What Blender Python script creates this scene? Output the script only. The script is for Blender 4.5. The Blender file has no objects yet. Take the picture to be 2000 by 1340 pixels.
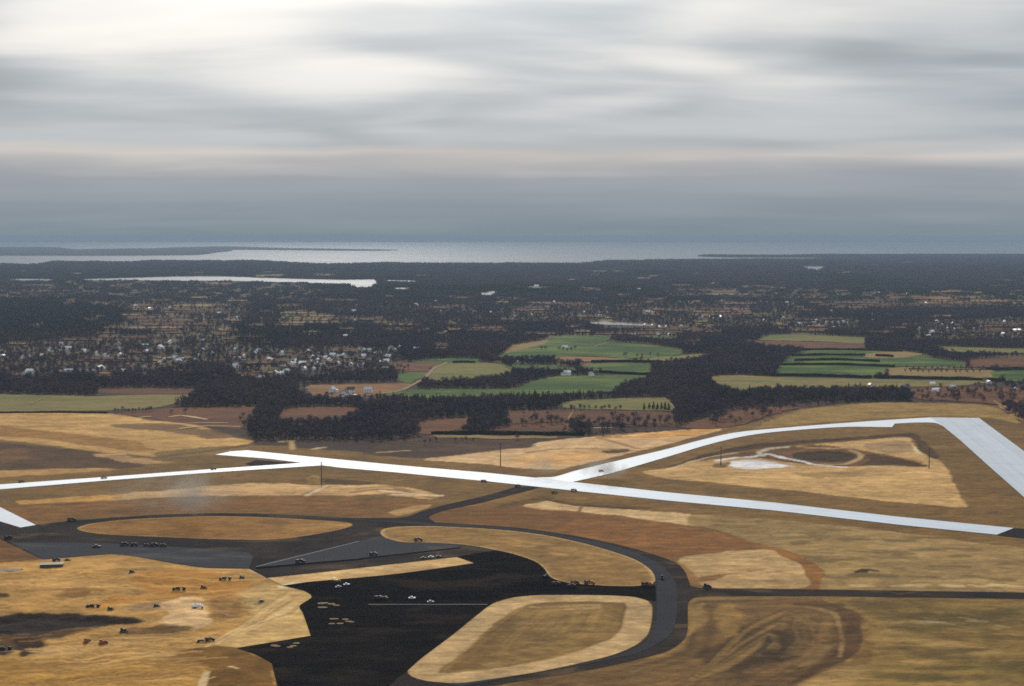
import bpy, bmesh, math, random
import numpy as np
from mathutils import Vector, Matrix
from mathutils.geometry import delaunay_2d_cdt

random.seed(11)
rng = np.random.default_rng(11)
C = bpy.context.scene.collection
SC = bpy.context.scene

# ------------------------------------------------------------------ camera
FPX, CX, CY, ROW0, CAMZ = 2778.0, 1000.0, 670.0, 460.0, 260.0
PITCH = math.atan((CY - ROW0) / FPX)
cam_d = bpy.data.cameras.new('camera')
cam = bpy.data.objects.new('camera', cam_d); C.objects.link(cam)
cam_d.sensor_width = 36.0; cam_d.lens = FPX * 36.0 / 2000.0
cam_d.clip_start = 1.0; cam_d.clip_end = 200000.0
cam.location = (0, 0, CAMZ); cam.rotation_euler = (math.pi / 2 - PITCH, 0, 0)
SC.camera = cam
SC.render.resolution_x, SC.render.resolution_y = 1024, 686

# ------------------------------------------------------------------ light, sky, exposure
SUN_EL, SUN_AZ = math.radians(31), math.radians(-7)      # azimuth from +Y towards +X
to_sun = Vector((math.sin(SUN_AZ) * math.cos(SUN_EL), math.cos(SUN_AZ) * math.cos(SUN_EL), math.sin(SUN_EL)))
sd = bpy.data.lights.new('sun', 'SUN'); sd.energy = 2.2; sd.angle = math.radians(6); sd.color = (1.0, 0.95, 0.87)
sun = bpy.data.objects.new('sun', sd); C.objects.link(sun)
sun.rotation_euler = to_sun.to_track_quat('Z', 'Y').to_euler(); sun.location = (0, 0, 900)

W = bpy.data.worlds.new('World'); SC.world = W; W.use_nodes = True
wn, wl = W.node_tree.nodes, W.node_tree.links
wn.clear()

class NT:
    """small helper to write node trees"""
    def __init__(s, tree): s.t = tree; s.n = tree.nodes; s.l = tree.links
    def node(s, typ, **kw):
        nd = s.n.new(typ)
        for k, v in kw.items(): setattr(nd, k, v)
        return nd
    def set(s, sock, v):
        if hasattr(v, 'is_output'): s.l.new(v, sock)
        elif isinstance(v, (tuple, list)) and sock.type == 'RGBA' and len(v) == 3: sock.default_value = (*v, 1)
        else: sock.default_value = v
    def math(s, op, a, b=None, c=None, clamp=False):
        nd = s.node('ShaderNodeMath', operation=op, use_clamp=clamp); s.set(nd.inputs[0], a)
        if b is not None: s.set(nd.inputs[1], b)
        if c is not None: s.set(nd.inputs[2], c)
        return nd.outputs[0]
    def vmul(s, a, v):
        nd = s.node('ShaderNodeVectorMath', operation='MULTIPLY'); s.set(nd.inputs[0], a); s.set(nd.inputs[1], v); return nd.outputs[0]
    def vadd(s, a, v):
        nd = s.node('ShaderNodeVectorMath', operation='ADD'); s.set(nd.inputs[0], a); s.set(nd.inputs[1], v); return nd.outputs[0]
    def comb(s, x, y, z):
        nd = s.node('ShaderNodeCombineXYZ'); s.set(nd.inputs[0], x); s.set(nd.inputs[1], y); s.set(nd.inputs[2], z); return nd.outputs[0]
    def sep(s, v):
        nd = s.node('ShaderNodeSeparateXYZ'); s.set(nd.inputs[0], v); return nd.outputs
    def noise(s, vec, scale, detail=4, rough=0.55, dist=0.0):
        nd = s.node('ShaderNodeTexNoise'); s.set(nd.inputs['Vector'], vec); nd.inputs['Scale'].default_value = scale
        nd.inputs['Detail'].default_value = detail; nd.inputs['Roughness'].default_value = rough; nd.inputs['Distortion'].default_value = dist
        return nd.outputs['Fac']
    def maprange(s, v, a, b, c, d, smooth=True):
        nd = s.node('ShaderNodeMapRange'); nd.interpolation_type = 'SMOOTHSTEP' if smooth else 'LINEAR'
        s.set(nd.inputs['Value'], v)
        for k, x in zip(('From Min', 'From Max', 'To Min', 'To Max'), (a, b, c, d)): s.set(nd.inputs[k], x)
        return nd.outputs['Result']
    def mix(s, f, a, b, blend='MIX'):
        nd = s.node('ShaderNodeMix', data_type='RGBA', blend_type=blend)
        s.set(nd.inputs[0], f); s.set(nd.inputs[6], a); s.set(nd.inputs[7], b); return nd.outputs[2]

def lin(c):
    out = []
    for v in c:
        v = v / 255.0
        out.append(v / 12.92 if v <= 0.04045 else ((v + 0.055) / 1.055) ** 2.4)
    return tuple(out)

w = NT(W.node_tree)
tc = w.node('ShaderNodeTexCoord')
dx, dy, dz = w.sep(tc.outputs['Generated'])
el = w.math('MAXIMUM', dz, 0.0)
# clouds are laid out on a level layer overhead, so they pile into streaks towards the horizon
inv = w.math('DIVIDE', 1.0, w.math('ADD', el, 0.10))
px = w.math('MULTIPLY', dx, inv); py = w.math('MULTIPLY', dy, inv)
pv = w.comb(px, py, 0.0)
SEED = (30.9, 6.8, 0.0)
n_big = w.noise(w.vadd(w.vmul(pv, (0.72, 0.85, 1)), SEED), 1.0, 2, 0.4, 0.4)
n_mid = w.noise(w.vadd(w.vmul(pv, (0.7, 1.5, 1)), (7.7, 2.2, 0)), 1.0, 4, 0.5, 0.5)
n_fine = w.noise(w.vadd(w.vmul(pv, (4.0, 9.0, 1)), (1.7, 9.2, 0)), 1.0, 4, 0.6, 0.3)
cl = w.math('ADD', w.math('MULTIPLY', n_big, 0.74), w.math('MULTIPLY', n_mid, 0.23))
cl = w.math('ADD', cl, w.math('MULTIPLY', n_fine, 0.03))
thick = w.maprange(cl, 0.38, 0.64, -1.0, 1.0)            # thin cloud bright, thick cloud grey
# the layer greys towards the horizon as one looks along it
ramp = w.node('ShaderNodeValToRGB'); w.set(ramp.inputs[0], w.math('MULTIPLY', w.math('ADD', el, w.math('MULTIPLY', w.math('SUBTRACT', n_mid, 0.5), 0.018)), 4.0, clamp=True))
stops = [(0.0, (131, 145, 155)), (0.09, (144, 156, 167)), (0.165, (157, 165, 175)), (0.205, (184, 185, 188)), (0.222, (200, 197, 196)), (0.25, (174, 182, 190)), (0.36, (180, 187, 194)), (0.50, (207, 208, 208)), (0.68, (209, 211, 211)), (1.0, (213, 214, 213))]
el_r = ramp.color_ramp.elements
while len(el_r) < len(stops): el_r.new(0.5)
for e_, (p_, c_) in zip(el_r, stops): e_.position = p_; e_.color = (*lin(c_), 1)
lift = w.maprange(el, 0.03, 0.12, 0.10, 1.0)
mod = w.math('ADD', 1.0, w.math('MULTIPLY', w.math('MULTIPLY', thick, lift), 0.36))
# the sun behind the cloud brightens the layer round it
sund = w.node('ShaderNodeVectorMath', operation='DOT_PRODUCT'); w.set(sund.inputs[0], tc.outputs['Generated']); sund.inputs[1].default_value = to_sun
glow = w.maprange(sund.outputs['Value'], 0.86, 1.0, 0.0, 0.5)
mod = w.math('ADD', mod, glow)
tone = w.mix(w.math('MULTIPLY', w.maprange(thick, -1.0, 1.0, 1.0, 0.0), w.math('MULTIPLY', lift, 0.75)), (1.0, 0.975, 0.945), (0.74, 0.87, 1.0))
cs = w.node('ShaderNodeVectorMath', operation='SCALE'); w.set(cs.inputs[0], w.mix(1.0, ramp.outputs[0], tone, 'MULTIPLY')); w.set(cs.inputs['Scale'], mod)
cloud_c = cs.outputs[0]
sky = w.node('ShaderNodeTexSky', sky_type='NISHITA', sun_disc=False)
sky.sun_elevation = SUN_EL; sky.sun_rotation = SUN_AZ; sky.altitude = 200; sky.dust_density = 3.0
skyc = w.node('ShaderNodeVectorMath', operation='SCALE'); w.set(skyc.inputs[0], sky.outputs[0]); skyc.inputs['Scale'].default_value = 0.07
cover = w.maprange(el, 0.0, 0.12, 1.0, 0.90)
final = w.mix(cover, skyc.outputs[0], cloud_c)
bg = w.node('ShaderNodeBackground'); w.set(bg.inputs['Color'], final); bg.inputs['Strength'].default_value = 1.0
wo = w.node('ShaderNodeOutputWorld'); wl.new(bg.outputs[0], wo.inputs['Surface'])

SC.view_settings.view_transform = 'Standard'; SC.view_settings.look = 'None'
SC.view_settings.gamma = 1.0; SC.view_settings.exposure = 0.0; SC.view_settings.use_curve_mapping = False
SC.render.engine = 'CYCLES'
SC.cycles.use_denoising = False
SC.cycles.max_bounces = 6; SC.cycles.volume_bounces = 0; SC.cycles.transparent_max_bounces = 12
SC.cycles.pixel_filter_type = 'BLACKMAN_HARRIS'; SC.cycles.filter_width = 1.7

# ------------------------------------------------------------------ pixel <-> place
sp_, cp_ = math.sin(PITCH), math.cos(PITCH)
def G(x, y, z=0.0):
    """point on the level z seen at photo pixel (x, y)"""
    u = x - CX; v = CY - y
    d = (u, FPX * cp_ + v * sp_, -FPX * sp_ + v * cp_)
    t = (z - CAMZ) / d[2]
    return (d[0] * t, d[1] * t)
def project(P):
    X = P[:, 0]; Y = P[:, 1]; Z = P[:, 2] - CAMZ
    dep = Y * cp_ - Z * sp_; up = Y * sp_ + Z * cp_
    return CX + FPX * X / dep, CY - FPX * up / dep

def smooth_loop(pts, step=6.0, closed=True):
    """Catmull-Rom through points in metres; (x, y, 1) marks a corner"""
    n = len(pts); out = []
    m = n if closed else n - 1
    for i in range(m):
        p0, p1, p2, p3 = (pts[(i + k) % n] if closed else pts[min(max(i + k, 0), n - 1)] for k in (-1, 0, 1, 2))
        a, b, c, d = (np.array(p[:2]) for p in (p0, p1, p2, p3))
        if len(p1) > 2: a = 2 * b - c
        if len(p2) > 2: d = 2 * c - b
        L = np.linalg.norm(c - b)
        if L < 1e-6: continue
        # keep tangents from overshooting next to short spans
        t1 = (c - a) / 2; t2 = (d - b) / 2
        for t_ in (t1, t2):
            q = np.linalg.norm(t_)
            if q > L: t_ *= L / q
        k = max(1, min(24, int(L / step)))
        for j in range(k):
            t = j / k
            h00 = 2*t**3 - 3*t**2 + 1; h10 = t**3 - 2*t**2 + t; h01 = -2*t**3 + 3*t**2; h11 = t**3 - t**2
            out.append(tuple(h00 * b + h10 * t1 + h01 * c + h11 * t2))
    if not closed: out.append(tuple(pts[-1][:2]))
    return out
def gl(pix, step=6.0, closed=True):
    g = []
    for p in pix:
        q = G(p[0], p[1]); g.append((*q, 1) if len(p) > 2 else q)
    return smooth_loop(g, step, closed)
def corners(pix): return [(p[0], p[1], 1) for p in pix]

# value noise in numpy
def _hash(ix, iy, s):
    h = (ix.astype(np.int64) * 374761393 + iy.astype(np.int64) * 668265263 + s * 1442695041) & 0xffffffff
    h = ((h ^ (h >> 13)) * 1274126177) & 0xffffffff
    return ((h ^ (h >> 16)) & 0xffffff) / float(0xffffff)
def vnoise(x, y, s=0):
    ix = np.floor(x); iy = np.floor(y); fx = x - ix; fy = y - iy
    fx = fx * fx * (3 - 2 * fx); fy = fy * fy * (3 - 2 * fy)
    a = _hash(ix, iy, s); b = _hash(ix + 1, iy, s); c = _hash(ix, iy + 1, s); d = _hash(ix + 1, iy + 1, s)
    return (a * (1 - fx) + b * fx) * (1 - fy) + (c * (1 - fx) + d * fx) * fy
def fbm(x, y, s=0, o=4):
    v = 0; amp = 0.5; tot = 0
    for k in range(o):
        v = v + amp * vnoise(x * 2**k, y * 2**k, s + k * 17); tot += amp; amp *= 0.55
    return v / tot - 0.5            # about -0.5 .. 0.5

def sstep(a, b, x):
    t = np.clip((x - a) / (b - a), 0, 1); return t * t * (3 - 2 * t)
def inside_poly(px_, py_, poly):
    poly = np.asarray([p[:2] for p in poly]); ins = np.zeros(px_.shape, bool)
    xj, yj = poly[-1]
    for xi, yi in poly:
        if yi != yj:
            c = ((yi > py_) != (yj > py_)) & (px_ < (xj - xi) * (py_ - yi) / (yj - yi) + xi)
            ins ^= c
        xj, yj = xi, yi
    return ins
def dist_line(X, Y, pts, closed=False):
    d = np.full(X.shape, 1e9)
    n = len(pts); m = n if closed else n - 1
    for i in range(m):
        ax, ay = pts[i][:2]; bx, by = pts[(i + 1) % n][:2]
        ex, ey = bx - ax, by - ay; L = ex * ex + ey * ey + 1e-9
        t = np.clip(((X - ax) * ex + (Y - ay) * ey) / L, 0, 1)
        d = np.minimum(d, (X - ax - t * ex) ** 2 + (Y - ay - t * ey) ** 2)
    return np.sqrt(d)
def sdist(X, Y, poly):
    d = dist_line(X, Y, poly, True)
    return np.where(inside_poly(X, Y, poly), d, -d)

# ------------------------------------------------------------------ object helpers
def tag(o, label=None, cat=None, group=None, kind=None):
    if label: o['label'] = label
    if cat: o['category'] = cat
    if group: o['group'] = group
    if kind: o['kind'] = kind
    return o
def link(name, me, mat=None, parent=None, loc=None):
    o = bpy.data.objects.new(name, me); C.objects.link(o)
    if mat is not None and me is not None and len(me.materials) == 0:
        for m in (mat if isinstance(mat, (list, tuple)) else [mat]): me.materials.append(m)
    if parent: o.parent = parent
    if loc: o.location = loc
    return o
def empty(name, loc, rz=0.0):
    o = bpy.data.objects.new(name, None); C.objects.link(o); o.location = loc; o.rotation_euler = (0, 0, rz); o.empty_display_size = 1
    return o
def copy_tree(o, parent=None):
    c = o.copy(); C.objects.link(c); c.parent = parent
    for ch in list(o.children): copy_tree(ch, c)
    return c
def mesh_np(name, verts, faces):
    me = bpy.data.meshes.new(name)
    nv = len(verts); nf, k = faces.shape
    me.vertices.add(nv); me.vertices.foreach_set('co', np.ascontiguousarray(verts, np.float32).ravel())
    me.loops.add(nf * k); me.loops.foreach_set('vertex_index', np.ascontiguousarray(faces, np.int32).ravel())
    me.polygons.add(nf); me.polygons.foreach_set('loop_start', np.arange(0, nf * k, k, dtype=np.int32))
    me.update(calc_edges=True); return me

# ------------------------------------------------------------------ materials
GAIN = 1.0                       # how much light a flat surface sends on: photo colour / GAIN = base colour
def alb(c): return tuple(min(0.85, v / GAIN) for v in lin(c))
def new_mat(name):
    m = bpy.data.materials.new(name); m.use_nodes = True
    t = NT(m.node_tree); b = m.node_tree.nodes['Principled BSDF']; return m, t, b
def plain(name, col, rough=0.7, metal=0.0, var=0.15, scale=2.0, spec=0.3):
    m, t, b = new_mat(name)
    tcx = t.node('ShaderNodeTexCoord').outputs['Object']
    n = t.noise(tcx, scale, 3)
    c = t.mix(t.math('MULTIPLY', n, 1.0), tuple(v * (1 - var) for v in col), tuple(min(1, v * (1 + var)) for v in col))
    t.set(b.inputs['Base Color'], c); b.inputs['Roughness'].default_value = rough; b.inputs['Metallic'].default_value = metal
    b.inputs['Specular IOR Level'].default_value = spec
    return m
def ground_mat(name, col=None, attr=None, amp=0.35, scales=(0.02, 0.12, 0.7), stretch=(1, 1), ang=0.0, bump=0.5, rough=0.95, spec=0.1, tint=None, lanes=None, dusty=None, grit=0.0):
    m, t, b = new_mat(name)
    geo = t.node('ShaderNodeNewGeometry').outputs['Position']
    mp = t.node('ShaderNodeMapping'); t.set(mp.inputs['Vector'], geo); mp.inputs['Rotation'].default_value = (0, 0, ang)
    mp.inputs['Scale'].default_value = (stretch[0], stretch[1], 1)
    v = mp.outputs[0]
    n1 = t.noise(v, scales[0], 4, 0.6, 0.5); n2 = t.noise(v, scales[1], 4, 0.6, 0.4); n3 = t.noise(v, scales[2], 3, 0.65)
    s = t.math('ADD', t.math('MULTIPLY', t.math('SUBTRACT', n1, 0.5), 1.3), t.math('MULTIPLY', t.math('SUBTRACT', n2, 0.5), 1.0))
    s = t.math('ADD', s, t.math('MULTIPLY', t.math('SUBTRACT', n3, 0.5), 0.9))
    f = t.math('ADD', 1.0, t.math('MULTIPLY', s, amp * 2))
    if attr:
        a = t.node('ShaderNodeVertexColor', layer_name=attr).outputs['Color']
    else:
        r = t.node('ShaderNodeRGB'); r.outputs[0].default_value = (*col, 1); a = r.outputs[0]
    if tint:
        a = t.mix(t.maprange(n1, 0.42, 0.62, 0, 1), a, tint)
    if dusty:
        dn = t.noise(t.vmul(geo, (0.012, 0.03, 1)), 1.0, 6, 0.65, 0.8)
        a = t.mix(t.maprange(dn, dusty[0], dusty[0] + 0.16, 0, dusty[1]), a, dusty[2])
    if lanes:
        mp2 = t.node('ShaderNodeMapping'); t.set(mp2.inputs['Vector'], geo); mp2.inputs['Rotation'].default_value = (0, 0, -lanes[0])
        x, y, z = t.sep(mp2.outputs[0])
        ln = t.noise(t.comb(t.math('MULTIPLY', x, 0.002), t.math('MULTIPLY', y, lanes[1]), 0.0), 1.0, 2, 0.7)
        fr = t.math('FRACT', t.math('DIVIDE', y, 7.6)); jt = t.maprange(t.math('ABSOLUTE', t.math('SUBTRACT', fr, 0.5)), 0.44, 0.5, 0, lanes[3])
        f = t.math('MULTIPLY', f, t.math('SUBTRACT', t.math('ADD', 1.0, t.math('MULTIPLY', t.math('SUBTRACT', ln, 0.5), lanes[2])), jt))
    if grit:                                           # tufts, clods and wheel ruts: small dark flecks in drifts
        g1 = t.noise(t.vmul(geo, (0.30, 0.55, 0.4)), 1.0, 3, 0.7, 0.2); g2 = t.noise(t.vmul(geo, (0.014, 0.022, 1)), 1.0, 4, 0.6, 0.6)
        g = t.math('MULTIPLY', t.maprange(g1, 0.50, 0.68, 0, 1), t.maprange(g2, 0.38, 0.62, 0.25, 1))
        st = t.noise(t.comb(t.math('MULTIPLY', t.sep(v)[0], 0.035), t.math('MULTIPLY', t.sep(v)[1], 0.08), 0.0), 1.0, 5, 0.65, 1.2)
        f = t.math('MULTIPLY', f, t.math('SUBTRACT', 1.06, t.math('MULTIPLY', g, grit)))
        f = t.math('MULTIPLY', f, t.maprange(st, 0.3, 0.7, 1 - grit * 0.4, 1 + grit * 0.4))
    nd = t.node('ShaderNodeVectorMath', operation='SCALE'); t.set(nd.inputs[0], a); t.set(nd.inputs['Scale'], f)
    t.set(b.inputs['Base Color'], nd.outputs[0])
    b.inputs['Roughness'].default_value = rough; b.inputs['Specular IOR Level'].default_value = spec
    if bump > 0:
        bn = t.node('ShaderNodeBump'); bn.inputs['Strength'].default_value = bump; bn.inputs['Distance'].default_value = 1.0
        t.set(bn.inputs['Height'], t.math('ADD', t.math('MULTIPLY', n2, 1.6), t.math('MULTIPLY', n3, 0.5))); t.l.new(bn.outputs[0], b.inputs['Normal'])
    return m

# ------------------------------------------------------------------ outlines traced on the photograph
ISLAND_W = [(150,1032),(175,1023),(245,1015),(315,1011),(420,1008),(525,1010.5),(630,1016.5),(679,1020.5),(689,1026),(665,1034),(595,1047),(525,1054),(420,1053),(315,1049),(210,1044),(168,1039)]
ISLAND_N = [(743,1042),(750,1033),(782,1028.5),(845,1027.5),(950,1032.5),(1020,1039),(1072,1046.5),(1142,1061.5),(1212,1082),(1247,1096),(1272,1114),(1280,1131),(1274,1140),(1240,1145),(1177,1144),(1107,1138),(1076,1128),(1062,1110),(1043,1096),(1002,1082),(971,1075),(915,1065),(845,1060),(789,1059),(757,1052)]
ISLAND_S = [(796,1310),(824,1285),(880,1243),(932,1201),(964,1178),(1002,1167),(1048,1162.5),(1125,1162),(1195,1163),(1240,1166),(1265,1173),(1274,1184),(1273,1212),(1265,1240),(1244,1259),(1195,1280),(1107,1301),(1020,1318),(932,1332),(880,1334.5),(831,1330),(803,1321)]
STRIP = [(520,1129,1),(600,1121,1),(892,1088,1),(927,1100,1),(775,1121),(600,1137,1),(552,1144,1)]
PAVED = [(-90,1012,1),(70,1025,1),(140,1017),(175,1014.5),(280,1007),(385,1003),(490,1003),(600,1007.5),(700,1012),(778,1012.5),(845,1020),(950,1026),(1037,1034),(1125,1047),(1195,1061),(1247,1074),(1300,1091),(1323,1101),(1338,1117),(1346,1136),(1352,1146),(1380,1148.8),(1600,1151.5,1),(2000,1157.5,1),(2600,1166.5,1),(2600,1181,1),(2000,1170,1),(1600,1164.5,1),(1380,1164.5),(1354,1168),(1344,1180),(1343,1230),(1335,1250),(1300,1273),(1195,1300),(1090,1319),(985,1336),(900,1352),(820,1400,1),(560,1400,1),(543,1345,1),(531,1296,1),(500,1279),(462,1266,1),(607,1242,1),(591,1196),(585,1184),(608,1168),(608,1163),(594,1154),(574,1149),(551,1144.5,1),(540,1138,1),(519,1128,1),(486,1111,1),(402,1109),(315,1096),(260,1086),(217,1082,1),(84,1093,1),(0,1053,1),(-90,1014,1)]
BLACK = [(927,1100,1),(894,1087.5,1),(932,1081),(971,1075,1),(1002,1082),(1043,1096),(1062,1110),(1076,1128),(1107,1138),(1177,1144),(1240,1145),(1274,1140.5,1),(1281,1146,1),(1281,1175,1),(1265,1173,1),(1240,1166),(1195,1163),(1125,1162),(1048,1162.5),(1002,1167),(964,1178),(932,1201),(880,1243),(824,1285),(796,1310),(770,1331),(700,1400,1),(560,1400,1),(543,1345,1),(531,1296,1),(500,1279),(462,1266,1),(607,1242,1),(591,1196),(585,1184),(608,1168),(608,1163),(594,1154),(574,1149),(551,1144.5,1),(600,1137,1),(775,1121)]
GREY_W = [(21,1060,1),(175,1061),(315,1067),(420,1074),(484,1080),(493,1090),(486,1110,1),(402,1108.5),(315,1095.5),(260,1086),(217,1082,1),(84,1092.5,1)]
GREY_N = [(527,1098,1),(700,1058,1),(742,1047,1),(757,1052),(789,1059.5),(845,1060.5),(900,1066),(895,1071,1),(705,1092,1),(600,1101,1),(498,1108,1)]
LANE = [(600,1009.5,1),(845,1022.5),(950,1028),(1037,1037),(1125,1051),(1195,1066),(1240,1080),(1280,1098),(1303,1115),(1318,1135),(1322,1160),(1322,1200),(1312,1235),(1285,1258),(1240,1278),(1150,1297),(1000,1323),(900,1341,1),(880,1338,1),(1000,1321),(1107,1303),(1195,1283),(1248,1263),(1272,1240),(1283,1205),(1283,1165),(1282,1131),(1273,1114),(1248,1095.5),(1212,1081.5),(1142,1061),(1072,1046),(1020,1038.5),(950,1032),(845,1027),(700,1016.5),(600,1012,1)]
CONNECT = [(772,1013,1),(800,1008),(827,998),(880,984),(950,968),(1009,951,1),(1060,951,1),(1002,966),(932,984),(868,997),(838,1010),(850,1021,1)]
RUNWAY_M = [(420,888.5,1),(451,882,1),(483,880,1),(600,892,1),(775,909,1),(950,924,1),(1048,934,1),(1115,941.5,1),(1300,962,1),(1510,982,1),(1755,1010,1),(1980,1032,1),(1947,1045,1),(1755,1025.5,1),(1510,997.5,1),(1300,978,1),(1125,959.5,1),(950,940.5,1),(775,923.5,1),(665,914,1),(590,904.5,1),(525,896.5,1)]
TAXI_W = [(-80,953,1),(0,947,1),(210,932,1),(413,917,1),(592,904.5,1),(640,905,1),(650,912,1),(630,909.5,1),(413,923.5,1),(210,939,1),(0,956.5,1),(-80,963,1)]
TAXI_NE = [(1046,933.5,1),(1083,932),(1125,920),(1230,895),(1300,878.5),(1370,860),(1440,845),(1545,835),(1667,825.5),(1755,819.5),(1818,816,1),(1850,816.3,1),(1842,833,1),(1825,826.5),(1790,826),(1748,828,1),(1742,835,1),(1650,834.5),(1527,843),(1457,852),(1387,868),(1300,894),(1195,924.5),(1135,938.5),(1114,943,1)]
RUNWAY_E = [(1816,816,1),(1912,817,1),(2000,882,1),(2340,1133,1),(2360,1297,1),(2000,972,1),(1930,910,1),(1877,862,1),(1838,830,1)]
RUNWAY_W = [(-80,952,1),(0,991,1),(70,1026,1),(40,1031,1),(0,1019,1),(-80,993,1)]
END_E = [(1946,1046,1),(1979,1032,1),(2250,1046,1),(2250,1080,1),(2000,1052,1)]
WEDGE = [(500,899,1),(585,905,1),(505,910,1),(480,907)]
AIRFIELD = [(-120,803,1),(0,806),(210,808),(300,821),(385,830),(425,843),(465,855),(490,866),(560,873),(640,879),(705,882),(760,888),(830,893),(900,886),(1037,871),(1060,862),(1146,853),(1200,853),(1300,842),(1422,834),(1492,820),(1545,803),(1600,794),(1650,788),(1720,785.5),(1895,788),(1942,793),(2000,826),(2150,900),(2400,1400,1),(-500,1400,1)]

# ------------------------------------------------------------------ airfield ground: one sheet with real relief and bare-soil colours, the yard pit's shade painted in
NU, NV = 860, 540
rows = np.linspace(0, 1, NV)
yy = 1.0 / (1.0 / 690.0 * (1 - rows) + 1.0 / 2750.0 * rows)            # finer towards the near end
uu = np.linspace(-1, 1, NU)
YY = np.repeat(yy[:, None], NU, 1); XX = uu[None, :] * (0.41 * YY + 40)
X = XX.ravel(); Y = YY.ravel()
col = np.zeros((len(X), 3)); hgt = np.zeros(len(X))
SCRUB = np.array(alb((62, 44, 34)))
col[:] = SCRUB * (1 + 0.5 * fbm(X / 60, Y / 60, 3)[:, None])
def blend(c, wgt):
    global col
    col = col * (1 - wgt[:, None]) + np.asarray(c) * wgt[:, None]
def region(pix, c, feather=5.0, rag=6.0, rs=18.0, mott=0.12, mscale=25.0, track=0.0, tw=7.0, h=0.0, hw=12.0, opacity=1.0, step=12.0, crisp=False):
    global hgt
    poly = pix if crisp else gl(pix, step)
    pa = np.asarray(poly); mg = feather + rag * 1.6 + 2
    sel = np.where((X > pa[:, 0].min() - mg) & (X < pa[:, 0].max() + mg) & (Y > pa[:, 1].min() - mg) & (Y < pa[:, 1].max() + mg))[0]
    x, y = X[sel], Y[sel]
    s = sdist(x, y, poly)
    feather = feather * 0.6; sn = s + rag * 3 * fbm(x / rs, y / rs, len(pix) * 7, 6)
    wg = np.zeros(len(X)); wg[sel] = sstep(-feather / 2, feather / 2, sn) * opacity
    f = 1 + mott * 4.5 * fbm(x / (mscale * 1.5), y / mscale, len(pix) * 13 + 5, 6) + 0.6 * fbm(x / 8, y / 6, len(pix) + 3, 3)
    if track:
        sw = s + 14 * fbm(x / 70, y / 70, 77)
        f = f * (1 + track * 2 * (vnoise(sw / tw, np.full_like(sw, 3.3) + (x + y) / 400, 5) - 0.5) + track * (vnoise(sw / (tw * 0.4), (x - y) / 150, 9) - 0.5))
    cc = np.zeros((len(X), 3)); cc[sel] = np.asarray(alb(c)) * f[:, None]
    global col
    col = col * (1 - wg[:, None]) + cc * wg[:, None]
    if h:
        hgt[sel] += h * sstep(0, hw, sn)
def line(pix, width, c, feather=2.5, opacity=0.8, wob=2.0, broken=0.0, h=0.0, closed=False):
    global col
    pl = gl(pix, 15.0, closed)
    pa = np.asarray(pl); mg = width + feather + wob + 4
    sel = np.where((X > pa[:, 0].min() - mg) & (X < pa[:, 0].max() + mg) & (Y > pa[:, 1].min() - mg) & (Y < pa[:, 1].max() + mg))[0]
    x, y = X[sel], Y[sel]
    d = dist_line(x, y, pl, closed) + wob * 2 * fbm(x / 14, y / 14, 51)
    wv = 1 - sstep(width / 2, width / 2 + feather, d)
    if broken: wv = wv * sstep(broken - 0.12, broken + 0.12, fbm(x / 30, y / 30, 91) + 0.5)
    if h: hgt[sel] += h * wv
    wv = wv * opacity
    col[sel] = col[sel] * (1 - wv[:, None]) + np.asarray(alb(c)) * wv[:, None]

K_BROWN = (116, 86, 42); K_TAN = (196, 156, 102); K_GOLD = (172, 124, 58)
region(AIRFIELD, K_BROWN, 14, 10, 40, 0.10, 60)
# --- north-west fills
region([(-120,804),(0,807),(210,808),(300,821),(385,829),(425,843),(465,855),(492,866),(400,880),(310,893),(250,888),(190,882),(90,868),(0,857),(-120,848)], (186,144,84), 12, 8, 40, 0.14, 50)
region([(-120,826),(0,832),(130,845),(260,862),(300,872),(290,882),(230,877),(120,862),(0,850),(-120,842)], (150,108,52), 14, 10, 50, 0.12, 60)
region([(205,830),(270,826),(340,828),(420,840),(470,852),(420,858),(330,845),(230,836)], (84,56,34), 10, 10, 40, 0.2, 40, opacity=0.75)
region([(-120,866),(0,864),(120,875),(230,890),(275,905),(265,913),(180,915),(0,918),(-120,921)], (82,58,32), 12, 8, 40, 0.2, 50)
region([(0,880),(40,876),(60,890),(20,902),(-40,900)], (112,80,42), 12, 8, 40, 0.2, 40, opacity=0.7)
region([(-120,926),(0,920),(210,914),(235,917),(100,926),(0,933),(-120,940)], (176,134,76), 8, 6, 30, 0.15, 30)
region([(190,888),(230,886),(300,898),(330,903),(260,906),(205,897)], (176,136,92), 8, 12, 26, 0.2, 25, opacity=0.85)
region([(300,885),(420,872),(520,873),(480,880),(420,887),(330,893)], (122,96,52), 10, 8, 40, 0.15, 40)
line([(310,893),(400,882),(490,869)], 8, (92,68,36), 5, 0.8)
line([(340,896),(420,893),(500,898)], 6, (98,72,40), 5, 0.6)
# --- band south of the western taxiway
region([(38,979),(210,966),(350,955),(420,948),(525,944),(630,948),(705,945),(770,949),(815,956),(862,968),(845,976),(796,971),(740,965),(680,968),(595,968),(350,970),(210,980),(70,988),(40,984)], (198,156,104), 5, 4, 20, 0.12, 25)
region([(30,979),(210,966),(240,964),(235,977),(210,980),(70,988),(40,984)], (186,138,70), 5, 3, 20, 0.08, 30)
for pts_ in ([(700,955),(760,950),(800,962)], [(730,968),(790,962),(850,972)], [(640,950),(600,965)], [(690,962),(740,955),(790,958)]):
    line(pts_, 5, (132,100,60), 4, 0.8, 3)
for pts_ in ([(640,948),(600,968)], [(770,966),(860,968)], [(745,958),(830,966)]):
    line(pts_, 4, (222,190,150), 3, 0.8, 2)
region([(628,935),(700,938),(750,945),(700,947),(640,945)], (78,58,24), 8, 5, 20, 0.2, 25)
region([(600,932),(620,930),(626,944),(606,946)], (140,108,58), 4, 3, 15, 0.1, 20, h=3.0, hw=8)
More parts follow.
